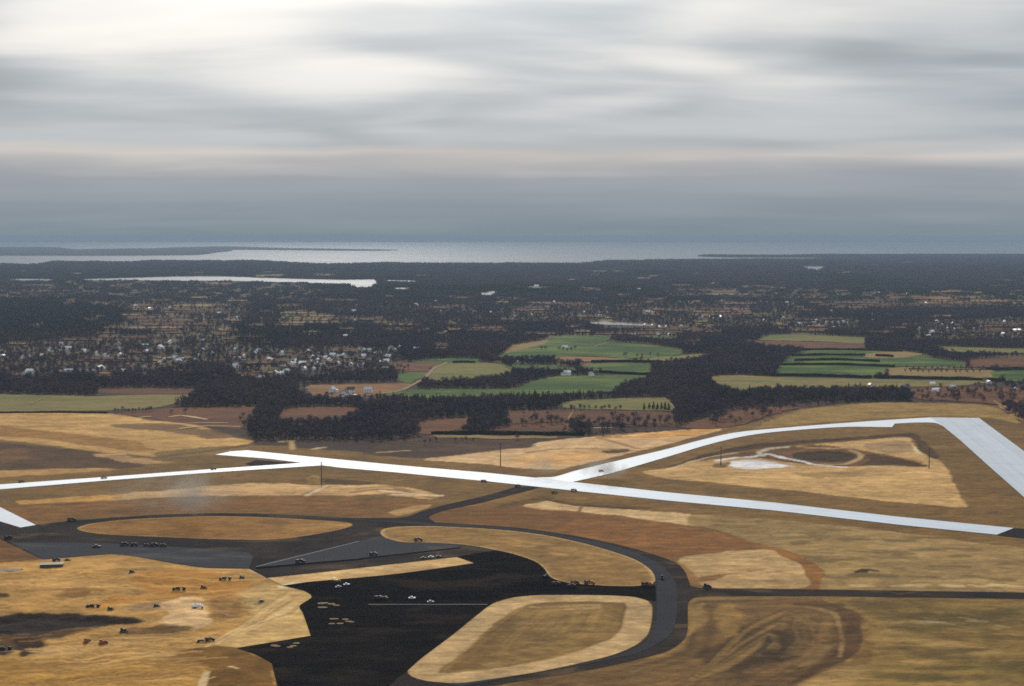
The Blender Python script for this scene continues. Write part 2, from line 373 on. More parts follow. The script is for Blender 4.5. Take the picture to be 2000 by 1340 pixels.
region([(-60,992),(60,985),(350,973),(595,971),(700,972),(800,978),(860,980),(820,995),(770,1008),(690,1009),(490,1000),(280,1003),(140,1013),(80,1020)], (118,80,36), 8, 5, 30, 0.12, 40)
region([(754,1001),(817,987),(846,984),(840,990),(776,1008)], (168,130,80), 4, 3, 20, 0.1, 20)
region([(870,985),(940,970),(1010,955),(1060,955),(1020,968),(950,985),(880,996)], (136,98,48), 8, 4, 30, 0.1, 40)
# --- between the curved taxiway and the runway
region([(832,1014),(850,1000),(890,992),(945,988),(1030,991),(1150,1001),(1300,1022),(1380,1035),(1440,1050),(1489,1066),(1400,1079),(1325,1090),(1300,1092),(1195,1063),(1037,1036),(900,1022)], (128,84,38), 5, 3, 30, 0.08, 40)
region([(832,1015),(850,1001),(890,993),(945,989),(1030,992),(1090,1000),(1110,1010),(1080,1034),(950,1026)], (108,72,32), 12, 6, 30, 0.08, 40, opacity=0.7)
region([(1023,991),(1045,980),(1068,976),(1125,988),(1200,994),(1300,1000),(1352,1003),(1375,1028),(1300,1020),(1200,1006),(1135,999)], (196,160,112), 4, 4, 20, 0.12, 22)
line([(1070,975),(1125,985),(1200,990),(1260,992)], 5, (70,50,24), 5, 0.75, 2, h=-1.0)
line([(985,990),(1010,984),(1045,977),(1066,973)], 10, (88,64,30), 6, 0.8, 2, h=-1.5)
line([(1132,982),(1135,990),(1131,999)], 2.2, (110,76,44), 2, 0.8, 1)
region([(1352,1003),(1400,1006),(1500,1014),(1620,1025),(1700,1034),(1755,1040),(1850,1051),(1895,1061),(2000,1069),(2200,1090),(2200,1159),(2000,1157),(1601,1151),(1604,1117),(1580,1096),(1545,1079),(1489,1064),(1420,1042),(1352,1025)], (150,120,72), 6, 5, 30, 0.16, 45)
for _ in range(46):
    x0 = random.uniform(1500, 1980); y0 = random.uniform(1030, 1135); L = random.uniform(20, 70)
    line([(x0, y0), (x0 + L, y0 + random.uniform(-2, 3))], random.uniform(3, 7), random.choice([(112,86,48),(104,84,50),(172,142,92),(120,96,54)]), 5, 0.65, 4)
for _ in range(14):
    x0 = random.uniform(1640, 1960); L = random.uniform(15, 40)
    line([(x0, 1144 + random.uniform(-3, 2)), (x0 + L, 1144 + random.uniform(-3, 2))], 2.5, (204,172,122), 3, 0.7, 2)
region([(1660,1116),(1680,1111),(1695,1110),(1714,1114),(1690,1119),(1670,1119)], (58,34,16), 4, 4, 15, 0.2, 15)
region([(1489,1064),(1545,1078),(1590,1099),(1605,1120),(1599,1152),(1573,1152),(1571,1124),(1559,1101),(1530,1086),(1489,1072)], (136,90,40), 4, 2, 25, 0.06, 40)
region([(1325,1091),(1400,1080),(1489,1072),(1530,1086),(1559,1101),(1571,1124),(1573,1148),(1378,1147),(1358,1132)], (182,146,96), 4, 3, 20, 0.10, 25)
region([(1356,1132),(1378,1123),(1430,1121),(1410,1128),(1372,1136)], (116,76,34), 6, 3, 20, 0.1, 25, opacity=0.85)
for _ in range(12):
    x0 = random.uniform(1400, 1520); y0 = random.uniform(1092, 1140)
    line([(x0, y0), (x0 + random.uniform(15, 40), y0 + random.uniform(-6, 6))], 3, (150,116,70), 3, 0.5, 2)
line([(1320,1102),(1345,1120),(1358,1140)], 6, (150,104,54), 3, 0.9, 1)
# --- north-east infield with its drained pond
region([(1255,922),(1300,915),(1380,899),(1440,893),(1500,884),(1584,870),(1660,862),(1740,855),(1776,852),(1786,868),(1815,888),(1842,905),(1856,930),(1870,960),(1886,990),(1800,984),(1650,970),(1500,954),(1400,943),(1300,934)], (190,150,94), 5, 4, 30, 0.12, 30)
region([(1300,912),(1400,881),(1468,868),(1600,858),(1700,851),(1780,846),(1795,853),(1836,892),(1828,897),(1795,879),(1775,854),(1700,858),(1580,867),(1480,877),(1400,891),(1310,915)], (78,54,26), 5, 3, 25, 0.15, 30, h=-1.5)
region([(1430,890),(1490,878),(1540,872),(1620,870),(1682,880),(1740,890),(1810,910),(1750,909),(1665,911),(1600,908),(1540,903),(1490,896)], (106,72,36), 6, 5, 20, 0.2, 20, h=-1.2)
region([(1545,886),(1580,879),(1640,880),(1672,889),(1650,899),(1600,900),(1560,896)], (60,40,20), 6, 4, 20, 0.15, 20, h=-1.2)
region([(1690,886),(1750,893),(1810,911),(1740,908),(1670,910),(1700,897)], (74,50,24), 6, 3, 20, 0.15, 20)
region([(1418,903),(1450,898),(1495,899.5),(1525,906),(1550,911),(1520,914),(1460,916),(1430,912)], (222,214,212), 6, 5, 18, 0.06, 20)
line([(1400,900),(1440,893),(1480,889),(1500,884),(1530,893),(1570,900),(1600,908),(1650,912)], 5, (224,222,222), 3, 0.85, 3)
line([(1490,889),(1482,882),(1500,876),(1540,872)], 4, (200,186,160), 3, 0.8, 2)
line([(1600,905),(1650,904),(1680,893),(1682,886),(1660,878)], 4, (182,150,108), 3, 0.85, 2)
line([(1300,918),(1380,893),(1440,884)], 3, (206,174,130), 3, 0.8, 2)
line([(1600,868),(1690,882),(1800,903)], 3, (120,84,44), 3, 0.8, 2)
line([(1560,872),(1680,876)], 4, (196,160,110), 3, 0.7, 3)
line([(1780,870),(1795,885)], 3, (220,200,160), 3, 0.8, 2)
region([(1690,868),(1730,862),(1770,862),(1780,882),(1740,886),(1700,880)], (158,126,86), 6, 4, 20, 0.1, 20)
region([(1560,925),(1640,922),(1680,920),(1695,925),(1650,932),(1590,935)], (140,108,60), 8, 8, 20, 0.15, 20, opacity=0.7)
region([(1395,905),(1425,903),(1415,914),(1390,912)], (120,90,50), 6, 4, 15, 0.15, 20)
# shoulders of the far taxiway and the right runway
region([(1400,850),(1480,832),(1545,806),(1600,796),(1720,787),(1895,789),(1940,794),(1990,826),(1930,815),(1818,812),(1667,821),(1545,831),(1440,841)], (148,116,62), 8, 6, 40, 0.12, 45)
region([(1950,790),(2000,800),(2200,830),(2200,900),(2060,850),(1990,818)], (178,134,88), 8, 8, 40, 0.15, 40)
# --- sand triangle north of the runway
region([(827,898),(900,889),(970,879),(1037,872),(1058,863),(1146,853.5),(1200,853),(1300,843),(1400,836),(1380,848),(1300,868),(1220,888),(1150,905),(1090,917),(1040,916),(960,908),(880,902)], (206,166,118), 6, 5, 30, 0.12, 30)
region([(1150,853),(1300,843),(1420,834),(1400,840),(1340,852),(1240,856)], (196,140,70), 6, 3, 30, 0.1, 40, opacity=0.9)
region([(1000,896),(1080,884),(1160,880),(1200,888),(1120,904),(1040,908)], (206,156,96), 20, 8, 40, 0.1, 40, opacity=0.8)
line([(1030,884),(1100,876),(1180,877),(1240,880)], 4, (134,98,52), 4, 0.8, 2)
line([(1165,854),(1210,866),(1245,876)], 6, (150,108,58), 4, 0.8, 2)
region([(1178,880),(1225,878),(1232,882),(1190,886)], (90,64,30), 5, 4, 20, 0.1, 20)
line([(1037,873),(1056,864),(1146,854),(1200,853.5),(1300,843)], 2.5, (232,206,166), 3, 0.8, 2, 0.35)
# rough ground just outside the fence line
region([(700,886),(760,866),(840,852),(1140,852),(1050,864),(1035,873),(960,880),(830,896),(760,891)], (72,50,34), 14, 8, 30, 0.25, 30)
line([(735,884),(780,881),(800,880)], 3, (204,172,120), 3, 0.75, 3, 0.3)
line([(845,852),(1000,851),(1140,851)], 5, (140,112,84), 3, 0.8, 2, 0.2)
# --- southern fields
region([(1342,1178),(1354,1168),(1600,1166),(2000,1172),(2300,1180),(2450,1400),(1000,1400),(985,1337),(1090,1320),(1195,1301),(1300,1274),(1336,1251),(1344,1232)], (136,106,54), 4, 2, 30, 0.16, 45, track=0.12, tw=9)
region([(1345,1180),(1360,1172),(1600,1170),(1640,1184),(1682,1198),(1690,1225),(1685,1255),(1660,1285),(1600,1322),(1540,1350),(1450,1400),(1000,1400),(985,1338),(1090,1321),(1195,1302),(1300,1276),(1338,1252)], (112,82,44), 8, 5, 30, 0.20, 30, track=0.30, tw=6)
region([(1420,1250),(1470,1230),(1520,1228),(1560,1236),(1590,1248),(1580,1270),(1540,1296),(1490,1312),(1420,1322),(1360,1310),(1380,1280)], (70,50,26), 20, 14, 30, 0.25, 25, track=0.3, tw=6, opacity=0.9)
region([(1636,1184),(1680,1198),(1690,1225),(1686,1250),(1670,1275),(1640,1296),(1600,1318),(1545,1342),(1520,1340),(1590,1306),(1630,1280),(1645,1255),(1642,1215),(1632,1195)], (84,58,30), 6, 4, 30, 0.12, 25)
region([(1690,1230),(1705,1242),(1710,1262),(1705,1285),(1690,1298),(1650,1299),(1680,1270)], (122,90,44), 5, 3, 30, 0.10, 30)
region([(1572,1184),(1600,1186),(1636,1197),(1634,1203),(1596,1193)], (152,120,74), 4, 3, 14, 0.15, 14, opacity=0.8)
arc = [(1440,1196),(1500,1188),(1560,1187),(1610,1194),(1636,1208),(1643,1232),(1640,1258),(1624,1282),(1585,1305),(1520,1332)]
for k in range(16):
    f_ = 0.35 + 0.64 * k / 15 + random.uniform(-.03, .03); i0 = random.randrange(0, 4); i1 = random.randrange(6, 10)
    line([(1440 + (x_ - 1440) * f_, 1262 + (y_ - 1262) * f_) for x_, y_ in arc[i0:i1 + 1]], random.uniform(.8, 2.4), random.choice([(146,112,66),(80,56,30),(72,50,26),(160,126,78)]), 2.5, 0.26, 4.0, 0.42)
for k in range(16):
    o_ = k * 5.5
    line([(1350 + o_ * .3, 1330 - o_ * .2), (1420 + o_ * .5, 1305 - o_), (1480 + o_ * .7, 1262 - o_ * .9)], random.uniform(1, 2.4), random.choice([(150,116,64),(88,62,32)]), 2, 0.45, 1.2)
line([(1632,1200),(1640,1225),(1645,1255),(1640,1282)], 1.2, (160,126,78), 2, 0.6, 1.5, 0.4)
line([(1560,1180),(1600,1183),(1640,1182)], 5, (78,54,26), 4, 0.8, 2)
region([(1345,1180),(1372,1180),(1370,1225),(1345,1240)], (160,124,70), 8, 6, 20, 0.12, 15, opacity=0.7)
region([(1405,1180),(1445,1180),(1445,1240),(1415,1245)], (158,120,62), 8, 6, 20, 0.15, 15, opacity=0.7)
region([(1600,1318),(1640,1300),(1690,1298),(1720,1302),(1680,1320),(1620,1345),(1560,1360)], (166,130,76), 10, 6, 30, 0.15, 30, opacity=0.8)
region([(1690,1180),(1760,1190),(1830,1195),(1950,1190),(2150,1200),(2150,1235),(1960,1235),(1840,1228),(1740,1220)], (104,82,40), 16, 16, 30, 0.25, 30, opacity=0.75)
for _ in range(60):
    x0 = random.uniform(1700, 2000); y0 = random.uniform(1185, 1335); L = random.uniform(25, 90)
    line([(x0, y0), (x0 + L, y0 + random.uniform(-3, 4))], random.uniform(2.5, 6), random.choice([(84,66,30),(92,74,34),(166,132,76),(110,92,44),(90,76,34)]), 6, 0.55, 5)
for _ in range(8):
    x0 = random.uniform(1740, 1950); y0 = random.uniform(1205, 1225)
    line([(x0, y0), (x0 + random.uniform(15, 40), y0 + random.uniform(0, 6))], 1.2, (170,148,108), 2.5, 0.45, 2)
# --- turf islands in the paving
region(ISLAND_W, (140,98,46), 3, 0.5, 30, 0.12, 30)
region([(560,1026),(660,1022),(684,1024),(640,1034),(575,1038)], (176,132,70), 8, 6, 20, 0.15, 20, opacity=0.6)
region([(500,1018),(560,1017),(590,1024),(540,1028)], (112,78,36), 8, 5, 20, 0.1, 20, opacity=0.6)
region(ISLAND_N, (146,110,58), 3, 0.5, 30, 0.14, 30, track=0.12)
for _ in range(20):
    x0 = random.uniform(800, 1180); y0 = 1036 + (x0 - 760) * 0.08 + random.uniform(0, 30)
    line([(x0, y0), (x0 + random.uniform(15, 50), y0 + random.uniform(0, 6))], 2.5, random.choice([(178,140,82),(116,86,42)]), 4, 0.5, 3)
line(ISLAND_N, 2.2, (184,150,96), 2.0, 0.8, 0.6, closed=True)
line(ISLAND_W, 2.2, (176,136,76), 2.0, 0.7, 0.6, closed=True)
region(ISLAND_S, (184,150,102), 3, 0.4, 30, 0.08, 20)
region([(852,1315),(908,1271),(967,1219),(1002,1194),(1030,1180),(1090,1175),(1160,1175),(1223,1177),(1219,1205),(1212,1229),(1195,1247),(1142,1268),(1055,1291),(950,1308)], (138,106,56), 5, 2, 25, 0.16, 22, track=0.28, tw=5)
region([(870,1310),(915,1268),(960,1230),(985,1222),(990,1245),(950,1285),(930,1306)], (108,78,36), 14, 8, 20, 0.15, 20, opacity=0.75)
line([(1040,1185),(1110,1184),(1165,1180),(1165,1188),(1110,1191)], 3, (178,144,92), 3, 0.7, 1.5)
line([(1050,1182),(1120,1179),(1165,1177)], 5, (112,82,42), 4, 0.6, 1.5)
region(STRIP, (204,164,108), 3, 0.5, 20, 0.10, 20)
region([(493,1088),(528,1076),(534,1090),(524,1099),(500,1109)], (104,88,66), 4, 3, 15, 0.1, 15)
# --- brown corner and construction yard
region([(-120,1045),(0,1055),(50,1076),(84,1093),(0,1099),(-120,1108)], (104,68,30), 4, 3, 20, 0.1, 25)
YARD = [(-160,1110),(0,1099),(84,1093.5),(217,1082.5),(260,1087),(315,1097),(402,1110),(486,1112),(519,1129),(552,1145),(594,1155),(608,1165),(585,1184),(591,1196),(606,1241,1),(462,1265,1),(500,1279),(530,1296),(542,1345),(555,1400),(-300,1400)]
region(YARD, (176,132,70), 3, 2, 25, 0.16, 25)
region([(290,1118),(370,1112),(450,1120),(500,1140),(470,1165),(400,1172),(330,1165),(230,1182),(180,1188),(200,1170),(300,1155),(270,1135)], (178,118,42), 16, 10, 30, 0.12, 30, opacity=0.7)
region([(470,1160),(520,1140),(570,1150),(606,1165),(585,1184),(591,1196),(606,1241),(462,1265),(420,1261),(450,1235),(490,1200)], (196,158,98), 12, 6, 25, 0.12, 25)
region([(235,1188),(270,1176),(318,1172),(312,1190),(260,1194)], (146,114,72), 6, 4, 20, 0.1, 20)
region([(315,1178),(345,1163),(380,1160),(402,1172),(408,1190),(398,1205),(420,1222),(380,1228),(340,1225),(300,1216),(325,1198)], (208,168,118), 6, 5, 18, 0.12, 18, h=0.8)
region([(410,1165),(440,1165),(475,1185),(470,1205),(430,1215),(412,1195)], (150,110,58), 8, 6, 18, 0.15, 18)
region([(-120,1198),(0,1203),(40,1197),(130,1197),(200,1203),(260,1207),(300,1212),(270,1218),(190,1222),(120,1232),(70,1240),(0,1240),(-120,1240)], (36,22,9), 7, 4, 20, 0.2, 20, h=-2.5, hw=14)  # yard pit: real hollow, with its shade painted in as near-black colour
region([(0,1232),(70,1236),(130,1226),(210,1222),(150,1238),(90,1252),(60,1275),(0,1270)], (92,64,28), 8, 6, 18, 0.25, 15)
region([(35,1245),(75,1236),(95,1250),(85,1270),(50,1282),(30,1270)], (50,30,12), 8, 8, 16, 0.25, 14)
region([(-60,1262),(10,1268),(30,1276),(10,1282),(-60,1284)], (60,38,16), 6, 5, 16, 0.2, 14)
region([(60,1285),(100,1262),(200,1250),(280,1240),(330,1245),(200,1268),(110,1285)], (190,150,92), 12, 8, 20, 0.15, 20, opacity=0.7)
region([(250,1228),(300,1222),(330,1222),(370,1226),(340,1236),(290,1236),(255,1238)], (88,60,28), 6, 5, 16, 0.2, 14, opacity=0.85)
region([(100,1165),(150,1150),(190,1152),(170,1165),(120,1170)], (132,92,42), 10, 6, 20, 0.1, 20, opacity=0.7)
region([(-40,1160),(10,1158),(28,1164),(5,1169),(-40,1170)], (84,56,24), 6, 4, 16, 0.1, 20)
region([(333,1272),(375,1264),(420,1261),(462,1266),(528,1294),(540,1342),(556,1400),(395,1400),(402,1340),(405,1318),(399,1306),(370,1292)], (116,80,26), 4, 3, 20, 0.06, 40)
region([(-120,1300),(0,1292),(150,1290),(300,1280),(370,1292),(398,1306),(404,1320),(400,1345),(390,1400),(-120,1400)], (176,130,60), 12, 6, 30, 0.12, 35)
region([(-60,1300),(120,1290),(260,1286),(350,1282),(380,1296),(300,1296),(160,1302),(0,1312)], (128,92,44), 16, 8, 30, 0.12, 30, opacity=0.6)
line([(404,1312),(398,1325),(394,1342)], 3, (226,196,146), 2, 0.8, 1)
line([(450,1303),(462,1307)], 1.5, (200,180,140), 1.5, 0.7, 1)
for _ in range(55):                                  # haul tracks of the earth movers
    a = random.uniform(0, 1)
    x0 = random.uniform(-20, 300); y0 = random.uniform(1240, 1330)
    L = random.uniform(80, 240); s_ = -random.uniform(0.02, 0.14)
    line([(x0, y0), (x0 + L / 2, y0 + s_ * L / 2 + random.uniform(-3, 3)), (x0 + L, y0 + s_ * L)], random.uniform(0.8, 2.2), random.choice([(200,156,88),(140,100,46),(146,104,50),(210,168,104)]), 1.5, 0.5, 0.8)
for _ in range(40):
    x0 = random.uniform(-20, 430); y0 = random.uniform(1095, 1175)
    L = random.uniform(40, 140); s_ = random.uniform(-0.08, 0.06)
    line([(x0, y0), (x0 + L / 2, y0 + s_ * L / 2 + random.uniform(-2, 2)), (x0 + L, y0 + s_ * L)], random.uniform(1, 2.6), random.choice([(204,160,92),(138,96,42),(150,108,50),(212,170,104)]), 2, 0.5, 1)
for k in range(16):                                  # loops fanning out where trucks turn onto the apron
    o_ = k * 4.5
    line([(400 + o_ * 0.6, 1262 - o_ * 0.15), (470 + o_, 1222 - o_ * 0.2), (520 + o_ * 0.8, 1180 + o_ * 0.3), (560 + o_ * 0.4, 1160 + o_ * 0.4)], 1.6, random.choice([(216,180,124),(168,128,70),(206,168,110)]), 1.5, 0.55, 0.8)
line([(553,1146),(575,1140),(598,1140)], 5, (224,206,170), 3, 0.8, 2)
line([(492,1113),(510,1120),(530,1128)], 3, (214,196,158), 2, 0.8, 1)

line([(552,862.5),(560,862),(566,861)], 8, (170,146,92), 5, 0.9, 2)
line([(567,861.5),(574,861)], 5, (190,168,120), 3, 0.9, 1.5)
line([(568,862),(570,868),(571,878)], 4, (176,148,92), 3, 0.9, 1.5)
line([(612,877),(625,874.5),(632,874)], 5, (190,168,124), 4, 0.9, 2)

# relief: graded soil is never level; paved strips lie flat
pav = np.minimum.reduce([np.maximum(-sdist(X, Y, gl(p, 25)), 0) for p in (PAVED, RUNWAY_M, TAXI_W, TAXI_NE, RUNWAY_E, RUNWAY_W, CONNECT, END_E)])
isl = np.maximum.reduce([np.maximum(sdist(X, Y, gl(p, 15)), 0) for p in (ISLAND_W, ISLAND_N, ISLAND_S, STRIP)])
off = np.maximum(pav, isl)
inair = sstep(0, 60, sdist(X, Y, gl(AIRFIELD, 25)))
yard_in = sstep(4, 40, sdist(X, Y, gl(YARD, 20)))
hgt = hgt * sstep(3, 14, off) + inair * sstep(3, 30, off) * (1.1 * fbm(X / 55, Y / 55, 31, 4) + 0.5 * fbm(X / 14, Y / 14, 41, 3)) + yard_in * (4.6 * fbm(X / 26, Y / 26, 61, 5) + 1.3 * fbm(X / 7, Y / 8, 67, 3))
hgt = np.where(off < 3, 0.0, hgt)
def terrain(x, y):
    k = int(np.argmin((X - x) ** 2 + (Y - y) ** 2)); return float(hgt[k])
idx = np.arange(NU * NV).reshape(NV, NU)
quads = np.stack([idx[:-1, :-1], idx[:-1, 1:], idx[1:, 1:], idx[1:, :-1]], -1).reshape(-1, 4)
me = mesh_np('airfield_ground', np.stack([X, Y, hgt], 1), quads)
ca = me.color_attributes.new('soil', 'FLOAT_COLOR', 'POINT')
ca.data.foreach_set('color', np.concatenate([np.clip(col, 0.004, 0.85), np.ones((len(X), 1))], 1).astype(np.float32).ravel())
me.polygons.foreach_set('use_smooth', np.ones(len(quads), bool))
soil_m = ground_mat('bare_soil', attr='soil', amp=0.40, scales=(0.02, 0.11, 0.45), stretch=(0.5, 0.9), bump=1.0, grit=0.42)
tag(link('airfield_ground', me, soil_m), 'graded bare earth and sand of the airfield', kind='structure')

# ------------------------------------------------------------------ paving sheets
def sheet(name, loops, z, mat, label=None, step=5.0, metres=False, rag=0.0):
    vs, es = [], []
    for lp in loops:
        g = lp if metres else gl(lp, step)
        if rag: g = [(p[0] + random.uniform(-rag, rag), p[1] + random.uniform(-rag, rag) * 1.6) for p in g]
        s0 = len(vs); vs += [Vector(p) for p in g]; n = len(g); es += [(s0 + i, s0 + (i + 1) % n) for i in range(n)]
    r = delaunay_2d_cdt(vs, es, [], 1, 1e-4)
    tris = [f[:] for f in r[2]]
    ctr = np.array([[sum(r[0][i].x for i in f) / len(f), sum(r[0][i].y for i in f) / len(f)] for f in tris])
    par = np.zeros(len(tris), bool)
    for lp in loops: par ^= inside_poly(ctr[:, 0], ctr[:, 1], lp if metres else gl(lp, step))
    tris = [f for f, k in zip(tris, par) if k]
    m = bpy.data.meshes.new(name)
    m.from_pydata([(v.x, v.y, z) for v in r[0]], [], tris); m.update()
    if m.polygons and m.polygons[0].normal.z < 0: m.flip_normals()
    o = link(name, m, mat); tag(o, label, kind='structure'); return o

def runway_ang(a, b):
    p, q = G(*a), G(*b); return math.atan2(q[1] - p[1], q[0] - p[0])
conc = dict(amp=0.05, scales=(0.01, 0.06, 0.5), bump=0.0, rough=0.55, spec=0.5)
conc_c = (0.56, 0.63, 0.72)
mat_rm = ground_mat('runway_concrete', dusty=(0.50, 0.5, (0.44, 0.45, 0.46)), col=conc_c, lanes=(runway_ang((500,888), (1900,1033)), 0.16, 0.45, 0.12), **conc)
mat_rr = ground_mat('side_runway_concrete', dusty=(0.50, 0.5, (0.40, 0.41, 0.42)), col=(0.50, 0.55, 0.62), lanes=(runway_ang((1840,830), (2000,972)), 0.13, 0.45, 0.12), **conc)
mat_tx = ground_mat('taxiway_concrete', (0.72, 0.77, 0.83), lanes=(runway_ang((0,951), (590,905)), 0.2, 0.12, 0.08), **conc)
mat_as = ground_mat('asphalt', dusty=(0.52, 0.6, alb((110, 90, 66))), col=alb((56, 48, 44)), amp=0.16, scales=(0.015, 0.07, 0.5), bump=0.1, rough=0.95, spec=0.02, tint=alb((42, 36, 34)))
mat_bk = ground_mat('fresh_asphalt', dusty=(0.50, 0.7, alb((52, 44, 38))), col=alb((32, 28, 26)), amp=0.2, scales=(0.012, 0.06, 0.4), bump=0.1, rough=0.95, spec=0.0, lanes=(0.08, 0.10, 0.9, 0.16), stretch=(0.4, 1), tint=alb((25, 21, 21)))
mat_gr = ground_mat('worn_asphalt', dusty=(0.50, 0.5, alb((98, 92, 86))), col=alb((64, 64, 68)), amp=0.10, scales=(0.02, 0.1, 0.5), stretch=(0.35, 1), bump=0.1, rough=0.95, spec=0.02)
mat_ln = ground_mat('rolled_asphalt', dusty=(0.50, 0.5, alb((70, 67, 68))), col=alb((58, 57, 60)), amp=0.12, scales=(0.02, 0.1, 0.6), bump=0.1, rough=0.95, spec=0.02)
mat_rd = ground_mat('road_asphalt', dusty=(0.54, 0.5, alb((96, 82, 66))), col=alb((48, 42, 43)), amp=0.14, scales=(0.02, 0.1, 0.6), bump=0.1, rough=0.95, spec=0.02)
sheet('taxiway_pavement', [PAVED, ISLAND_W, ISLAND_N, ISLAND_S, STRIP], 0.12, mat_as, 'dark asphalt of the curving taxiways and western apron')
sheet('apron', [BLACK], 0.17, mat_bk, 'fresh black asphalt of the terminal apron')
sheet('worn_apron', [GREY_W], 0.22, mat_gr, 'grey base course beside the sand yard')
sheet('worn_apron', [GREY_N], 0.22, mat_gr, 'grey base course wedge between the taxiways')
sheet('taxiway_lane', [LANE], 0.27, mat_ln, 'grey travelled lane of the curved taxiway')
sheet('connecting_taxiway', [CONNECT], 0.32, mat_rd, 'dark connector from the curve to the concrete runway')
sheet('runway', [RUNWAY_M], 0.38, mat_rm, 'long white concrete runway crossing the airfield')
sheet('taxiway', [TAXI_W], 0.44, mat_tx, 'narrow white concrete taxiway joining the long runway')
sheet('taxiway', [TAXI_NE], 0.50, mat_tx, 'white concrete taxiway bending towards the wide cross runway')
sheet('side_runway', [RUNWAY_E], 0.56, mat_rr, 'wide grey-white concrete cross runway')
sheet('apron_runway', [RUNWAY_W], 0.38, mat_rr, 'white concrete strip ending at the asphalt apron')
sheet('runway_end', [END_E], 0.32, mat_rd, 'dark asphalt patch at the end of the white runway')
sheet('paved_wedge', [WEDGE], 0.30, mat_rd, 'dark asphalt wedge between runway and taxiway')
chalk = plain('chalk_line', (0.33, 0.32, 0.31), 0.9)
def strip_sheet(name, a, b, wd, z, mat, label):
    p, q = np.array(G(*a)), np.array(G(*b)); n = np.array([-(q - p)[1], (q - p)[0]]); n = n / np.linalg.norm(n) * wd / 2
    return sheet(name, [[tuple(p - n), tuple(q - n), tuple(q + n), tuple(p + n)]], z, mat, label, metres=True)
strip_sheet('marking_line', (719,1181), (952,1181), 0.7, 0.22, chalk, 'thin pale line marked across the black apron')
strip_sheet('curb_line', (500,1107.5), (702,1057.5), 0.8, 0.27, chalk, 'thin pale edge line along the grey base course')
strip_sheet('asphalt_seam', (706,1091.5), (900,1070), 3.5, 0.27, mat_bk, 'dark seam along the grey base course')
strip_sheet('asphalt_seam', (500,1110), (706,1092.5), 5.0, 0.27, mat_bk, 'dark seam beside the tan sand strip')
#PART2
# ------------------------------------------------------------------ land to the horizon, water, far shores
def quad(name, x0, x1, y0, y1, z, mat):
    m = bpy.data.meshes.new(name); m.from_pydata([(x0, y0, z), (x1, y0, z), (x1, y1, z), (x0, y1, z)], [], [(0, 1, 2, 3)]); m.update()
    return link(name, m, mat)
litter = ground_mat('leaf_litter', alb((86, 62, 44)), amp=0.45, scales=(0.006, 0.025, 0.1), bump=0.0, tint=alb((92, 80, 52)))
def fan_edge(y): return 0.41 * y + 40
ya, yb = 694.0, 2740.0
hole = [(-fan_edge(ya) + 3, ya), (fan_edge(ya) - 3, ya), (fan_edge(yb) - 3, yb), (-fan_edge(yb) + 3, yb)]
sheet('ground', [[(-45000, -1500), (45000, -1500), (45000, 30000), (-45000, 30000)], hole], -0.8, litter, 'flat wooded coastal plain', metres=True)
def water_mat(name, rough, c):
    m, t, b = new_mat(name)
    geo = t.node('ShaderNodeNewGeometry').outputs['Position']
    n = t.noise(t.vmul(geo, (0.0006, 0.0025, 1)), 1.0, 3, 0.6)
    t.set(b.inputs['Base Color'], t.mix(n, tuple(v * 0.8 for v in c), c)); b.inputs['Roughness'].default_value = rough; b.inputs['IOR'].default_value = 1.33
    t.set(b.inputs['Roughness'], t.math('ADD', rough, t.math('MULTIPLY', n, 0.12)))
    return m
wat = water_mat('bay_water', 0.16, (0.05, 0.06, 0.07))
lake_m = water_mat('lake_water', 0.18, (0.07, 0.085, 0.095))
# the bay: its near shore is the wavering edge traced along the far woods
shore = [(-400,517),(0,517),(70,518.5),(110,512.5),(180,512.5),(250,513.5),(300,510.5),(400,511),(500,511),(560,514),(640,517.5),(700,516),(750,514.5),(860,516.5),(1000,516),(1125,516.5),(1170,512),(1200,511),(1300,509),(1380,508.5),(1480,507.5),(1660,507),(1680,505),(1560,503.5),(1440,503),(1372,501.5),(1372,499.5),(1450,499.5),(1540,499.5),(1600,498),(1750,497.5),(2000,496.5),(2500,496)]
shore_g = gl(shore, 250, False)
far = [(70000, 74000), (-70000, 74000), (-70000, 12000)]
sheet('bay', [[tuple(p) for p in shore_g] + far], 0.2, wat, 'pale grey bay reaching to the horizon', metres=True)
# the shallow land behind the bay's near shore that the woods stand on is the ground itself
LAKE = [(150,546,1),(200,544.5),(250,543.3),(350,540.5),(437,540.5),(575,545),(675,547),(735,546),(739,552),(733,559),(712,562),(690,561.5),(676,555),(620,554),(562,551.5),(440,548.5),(350,548.5),(250,547.5),(190,547.5)]
PONDS = [(LAKE, 'long silver lake in front of the far woods'),
         ([(1565,521),(1590,520.5),(1617,521),(1606,526),(1602,530),(1588,528),(1575,526)], 'small bright inlet among the far woods'),
         ([(740,547.5),(800,548.5),(826,551),(800,551.5),(760,550)], 'thin pale creek beside the long lake'),
         ([(765,563),(800,562.5),(804,566),(770,566.5)], 'small pale pond below the lake'),
         ([(924,571),(944,572.5),(958,569.5),(976,568.5),(964,577),(946,577.5)], 'bright bent pond in the far woods'),
         ([(1150,631),(1180,628.5),(1205,630),(1235,632),(1280,635.5),(1278,637.5),(1225,636),(1190,635),(1160,633.5)], 'pale pond beyond the green farmland'),
         ([(1755,511.5),(1785,511.5),(1783,514),(1757,513.5)], 'thin sliver of water near the far shore'),
         ([(10,546),(40,545),(106,546),(104,548.2),(40,547.6)], 'narrow shining creek west of the long lake'),
         ([(132,533.5),(165,534),(164,536.5),(135,536)], 'thin streak of water in the far woods')]
for pts_, lb in PONDS: sheet('lake', [pts_], 0.9, lake_m, lb, step=40)
shore_m = ground_mat('far_woods', alb((40, 38, 40)), amp=0.3, scales=(0.002, 0.01, 0.05), bump=0.0)
